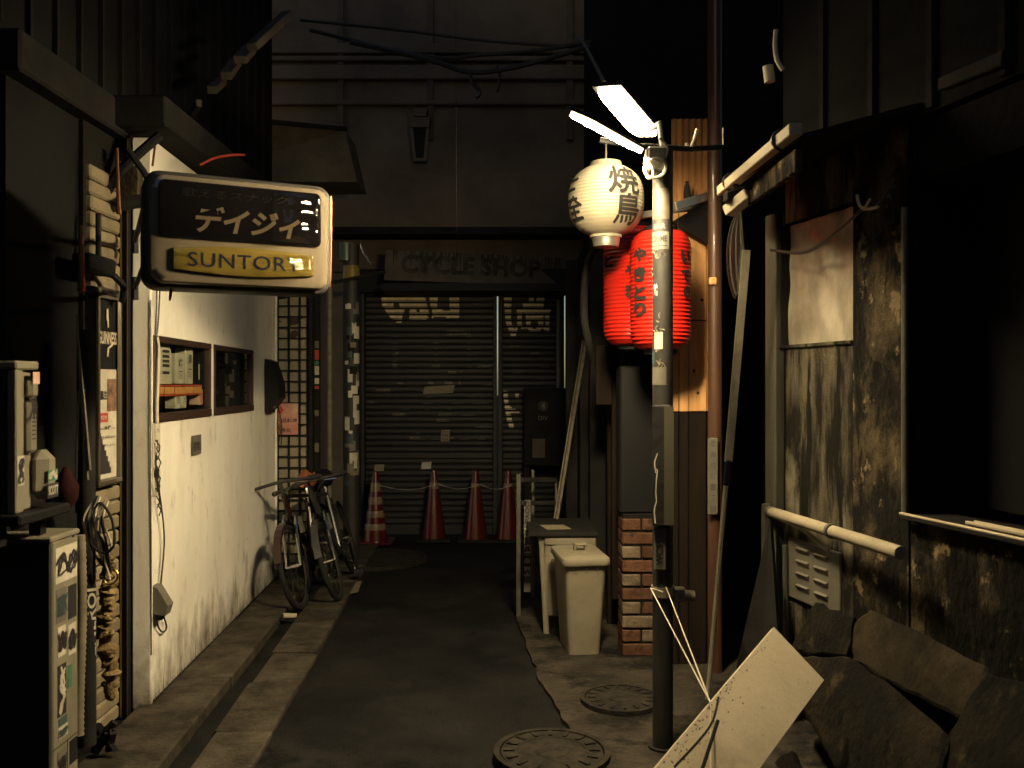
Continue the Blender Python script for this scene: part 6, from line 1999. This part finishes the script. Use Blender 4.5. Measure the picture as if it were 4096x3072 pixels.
# ================================================================ BIN, CABINET, FRAME
bn = thing('waste_bin', 'slim grey beige plastic waste bin with a hooked lid', 'bin', at(587, 659, 4.95))
ang = R(7)
hb_ = Vector((math.cos(ang) * .0 - math.sin(ang), math.cos(ang), 0)); wb_ = Vector((math.cos(ang), math.sin(ang), 0))
fc = gp(586.5, 658.5)
def bring(wd, dp, z, fwd=0.0, r=.03):
    o = rrect(wd, dp, r, 4)
    c = fc + hb_ * (.20 + fwd) + UP * z
    return [c + wb_ * x + hb_ * y for x, y in o]
def loft(mb, rings, cap=True):
    k = len(rings[0]); vs = [p for r_ in rings for p in r_]; fs = []
    for j in range(len(rings) - 1):
        fs += [(j * k + i, j * k + (i + 1) % k, (j + 1) * k + (i + 1) % k, (j + 1) * k + i) for i in range(k)]
    if cap: fs += [tuple(range(k))[::-1], tuple((len(rings) - 1) * k + i for i in range(k))]
    return mb.add(vs, fs)
mb = MB(); loft(mb, [bring(.175, .30, .0), bring(.178, .305, .012), bring(.228, .385, .485), bring(.240, .395, .487), bring(.240, .395, .505)]); part('body', mb, m_bin, bn, True)
mb = MB(); loft(mb, [bring(.262, .43, .507), bring(.268, .436, .512), bring(.268, .436, .535), bring(.262, .43, .545), bring(.235, .40, .552), bring(.15, .3, .560)]); ld = part('lid', mb, m_bin, bn, True)
mb = MB()
hc = fc + hb_ * .18 + UP * .560
for q in (-1, 1): mb.obox(hc + wb_ * .030 * q + UP * .012, wb_, hb_, UP, .012, .05, .036, .004)
mb.obox(hc + UP * .034, wb_, hb_, UP, .074, .05, .010, .004); part('handle', mb, m_bin, ld)
mb = MB()
for x in (-.06, 0, .06): mb.obox(fc + hb_ * (-.0065) + wb_ * x + UP * .492, wb_, hb_, UP, .004, .006, .02)
part('rim_notches', mb, m_stain, bn)
cbx = thing('old_cabinet', 'old pale cabinet with a dark top behind the waste bin', 'cabinet', at(570, 620, 5.5))
x0, x1 = at(544.6, 535, 5.42).x, at(596, 535, 5.42).x
zc = H - (532 - 384) / F * 5.42
mb = MB(); mb.box((x0, 5.42, .10), (x1, 5.95, zc - .03), .006); part('carcass', mb, m_cab, cbx)
mb = MB(); mb.box((x0 - .10, 5.40, zc - .028), (x1 + .01, 6.0, zc), .006); part('top', mb, m_dark, cbx)
mb = MB(); mb.box((x0 + .004, 5.410, zc - .075), (x1 - .004, 5.4195, zc - .036), .002); part('drawer_front', mb, m_cab, cbx)
mb = MB(); mb.box((x0 + .09, 5.411, .14), (x1 - .09, 5.4195, zc - .085), .002); part('door', mb, m_cab, cbx)
for x in (x0 - .02, x1 - .03):
    mb = MB(); mb.tube([Vector((x, 5.45, zc - .03)), Vector((x + .03, 5.40, .0))], [.016, .018], 8); part('leg', mb, m_cab, cbx, True)
mb = MB(); a = Vector((x0 + .02, 5.5, zc + .001)); mb.add([a, a + Vector((.15, .02, 0)), a + Vector((.11, .2, 0)), a + Vector((-.04, .18, 0))], [(0, 1, 2, 3)])
solo('paper_sheet', mb, m_scrap, 'sheet of paper lying on the dark cabinet top', 'paper')
sf = thing('sign_stand', 'thin metal sign stand with a strip of stickers left of the cabinet', 'sign stand', at(519, 617, 5.79))
for (x, y0, y1, Yq, w) in ((518.5, 474, 617, 5.79, .028), (533, 470, 600, 6.1, .02), (556, 480, 590, 6.1, .016)):
    a, b2 = at(x, y0, Yq), at(x, y1, Yq)
    mb = MB(); mb.box((a.x - w / 2, Yq, 0 if Yq < 6 else .05), (a.x + w / 2, Yq + w, a.z), .003); part('upright', mb, m_galv, sf)
for y in (480, 503):
    a, b2 = at(521, y, 5.8), at(556, y, 6.1); mb = MB(); bar(mb, a, b2, .02, .03); part('cross_rail', mb, m_pole, sf)
a, b2 = at(524, 500, 5.83), at(530.5, 592, 5.83)
mb = MB(); mb.box((a.x, 5.83, b2.z), (b2.x, 5.84, a.z)); part('sticker_board', mb, m_plate, sf)
mb = MB(); text_mb(mb, 'PAOO', Vector(((a.x + b2.x) / 2, 5.829, H - (512 - 384) / F * 5.83)), UP, Vector((-1, 0, 0)), w=.14, h=.03, bold=.02, off=.001); part('board_lettering', mb, m_ink, sf)
for i, (y0, y1, m) in enumerate(((528, 537, m_paper), (545, 553, m_paper), (556, 566, m_ink), (567, 576, m_paper))):
    mb = MB(); mb.box((a.x + .002, 5.826, H - (y1 - 384) / F * 5.83), (b2.x - .002, 5.8295, H - (y0 - 384) / F * 5.83)); st2 = part('sticker', mb, m, sf)
    mb = MB(); squiggle(mb, Vector(((a.x + b2.x) / 2, 5.8255, H - ((y0 + y1) / 2 - 384) / F * 5.83)), AX, UP, .032, .04, 60 + i, .005, 2, .0005); part('scrawl', mb, m_ink if m is m_paper else m_paper, st2)
mb = MB(); bar(mb, at(586, 340, 6.2), at(557, 520, 5.95), .018, .02); bar(mb, at(583, 340, 6.22), at(554, 520, 5.97), .010, .012)
solo('leaning_poles', mb, m_wrap, 'pair of thin poles leaning above the cabinet', 'poles')
mbx = thing('meter_box', 'dark utility box with a round emblem sticker right of the narrow shutter', 'box', at(548, 465, 8.6))
a, b2 = at(524, 388, 8.6), at(566, 466, 8.6)
mb = MB(); mb.box((a.x, 8.6, b2.z), (b2.x, 8.85, a.z), .01); part('case', mb, m_dark, mbx)
mb = MB(); c = at(543, 406, 8.6); mb.prism([c + Vector((.05 * math.cos(q), -.002, .05 * math.sin(q))) for q in [2 * math.pi * j / 16 for j in range(16)]], (0, -.002, 0)); part('round_emblem', mb, m_pole, mbx)
mb = MB(); text_mb(mb, '4', c + Vector((0, -.005, 0)), AX, UP, h=.06, bold=.02, off=.001); text_mb(mb, 'DIV', at(543, 418, 8.597), AX, UP, w=.09, h=.04, off=.001); part('emblem_lettering', mb, m_wrap, mbx)
mb = MB(); mb.box((a.x + .08, 8.595, b2.z + .08), (a.x + .2, 8.6, b2.z + .26)); part('pale_patch', mb, m_fascia, mbx)
mb = MB(); mb.box((a.x, 8.65, 0), (a.x + .05, 8.7, b2.z)); mb.box((b2.x - .05, 8.65, 0), (b2.x, 8.7, b2.z)); part('legs', mb, m_dark, mbx)
mb = MB(); p = at(558.5, 300, 8.75); mb.tube([Vector((p.x, 8.75, H + 84 / F * 8.75)), Vector((p.x, 8.75, H - 5 / F * 8.75))], .022, 10); solo('grey_pipe', mb, m_plate, 'upright grey pipe at the right edge of the narrow shutter', 'pipe', True)
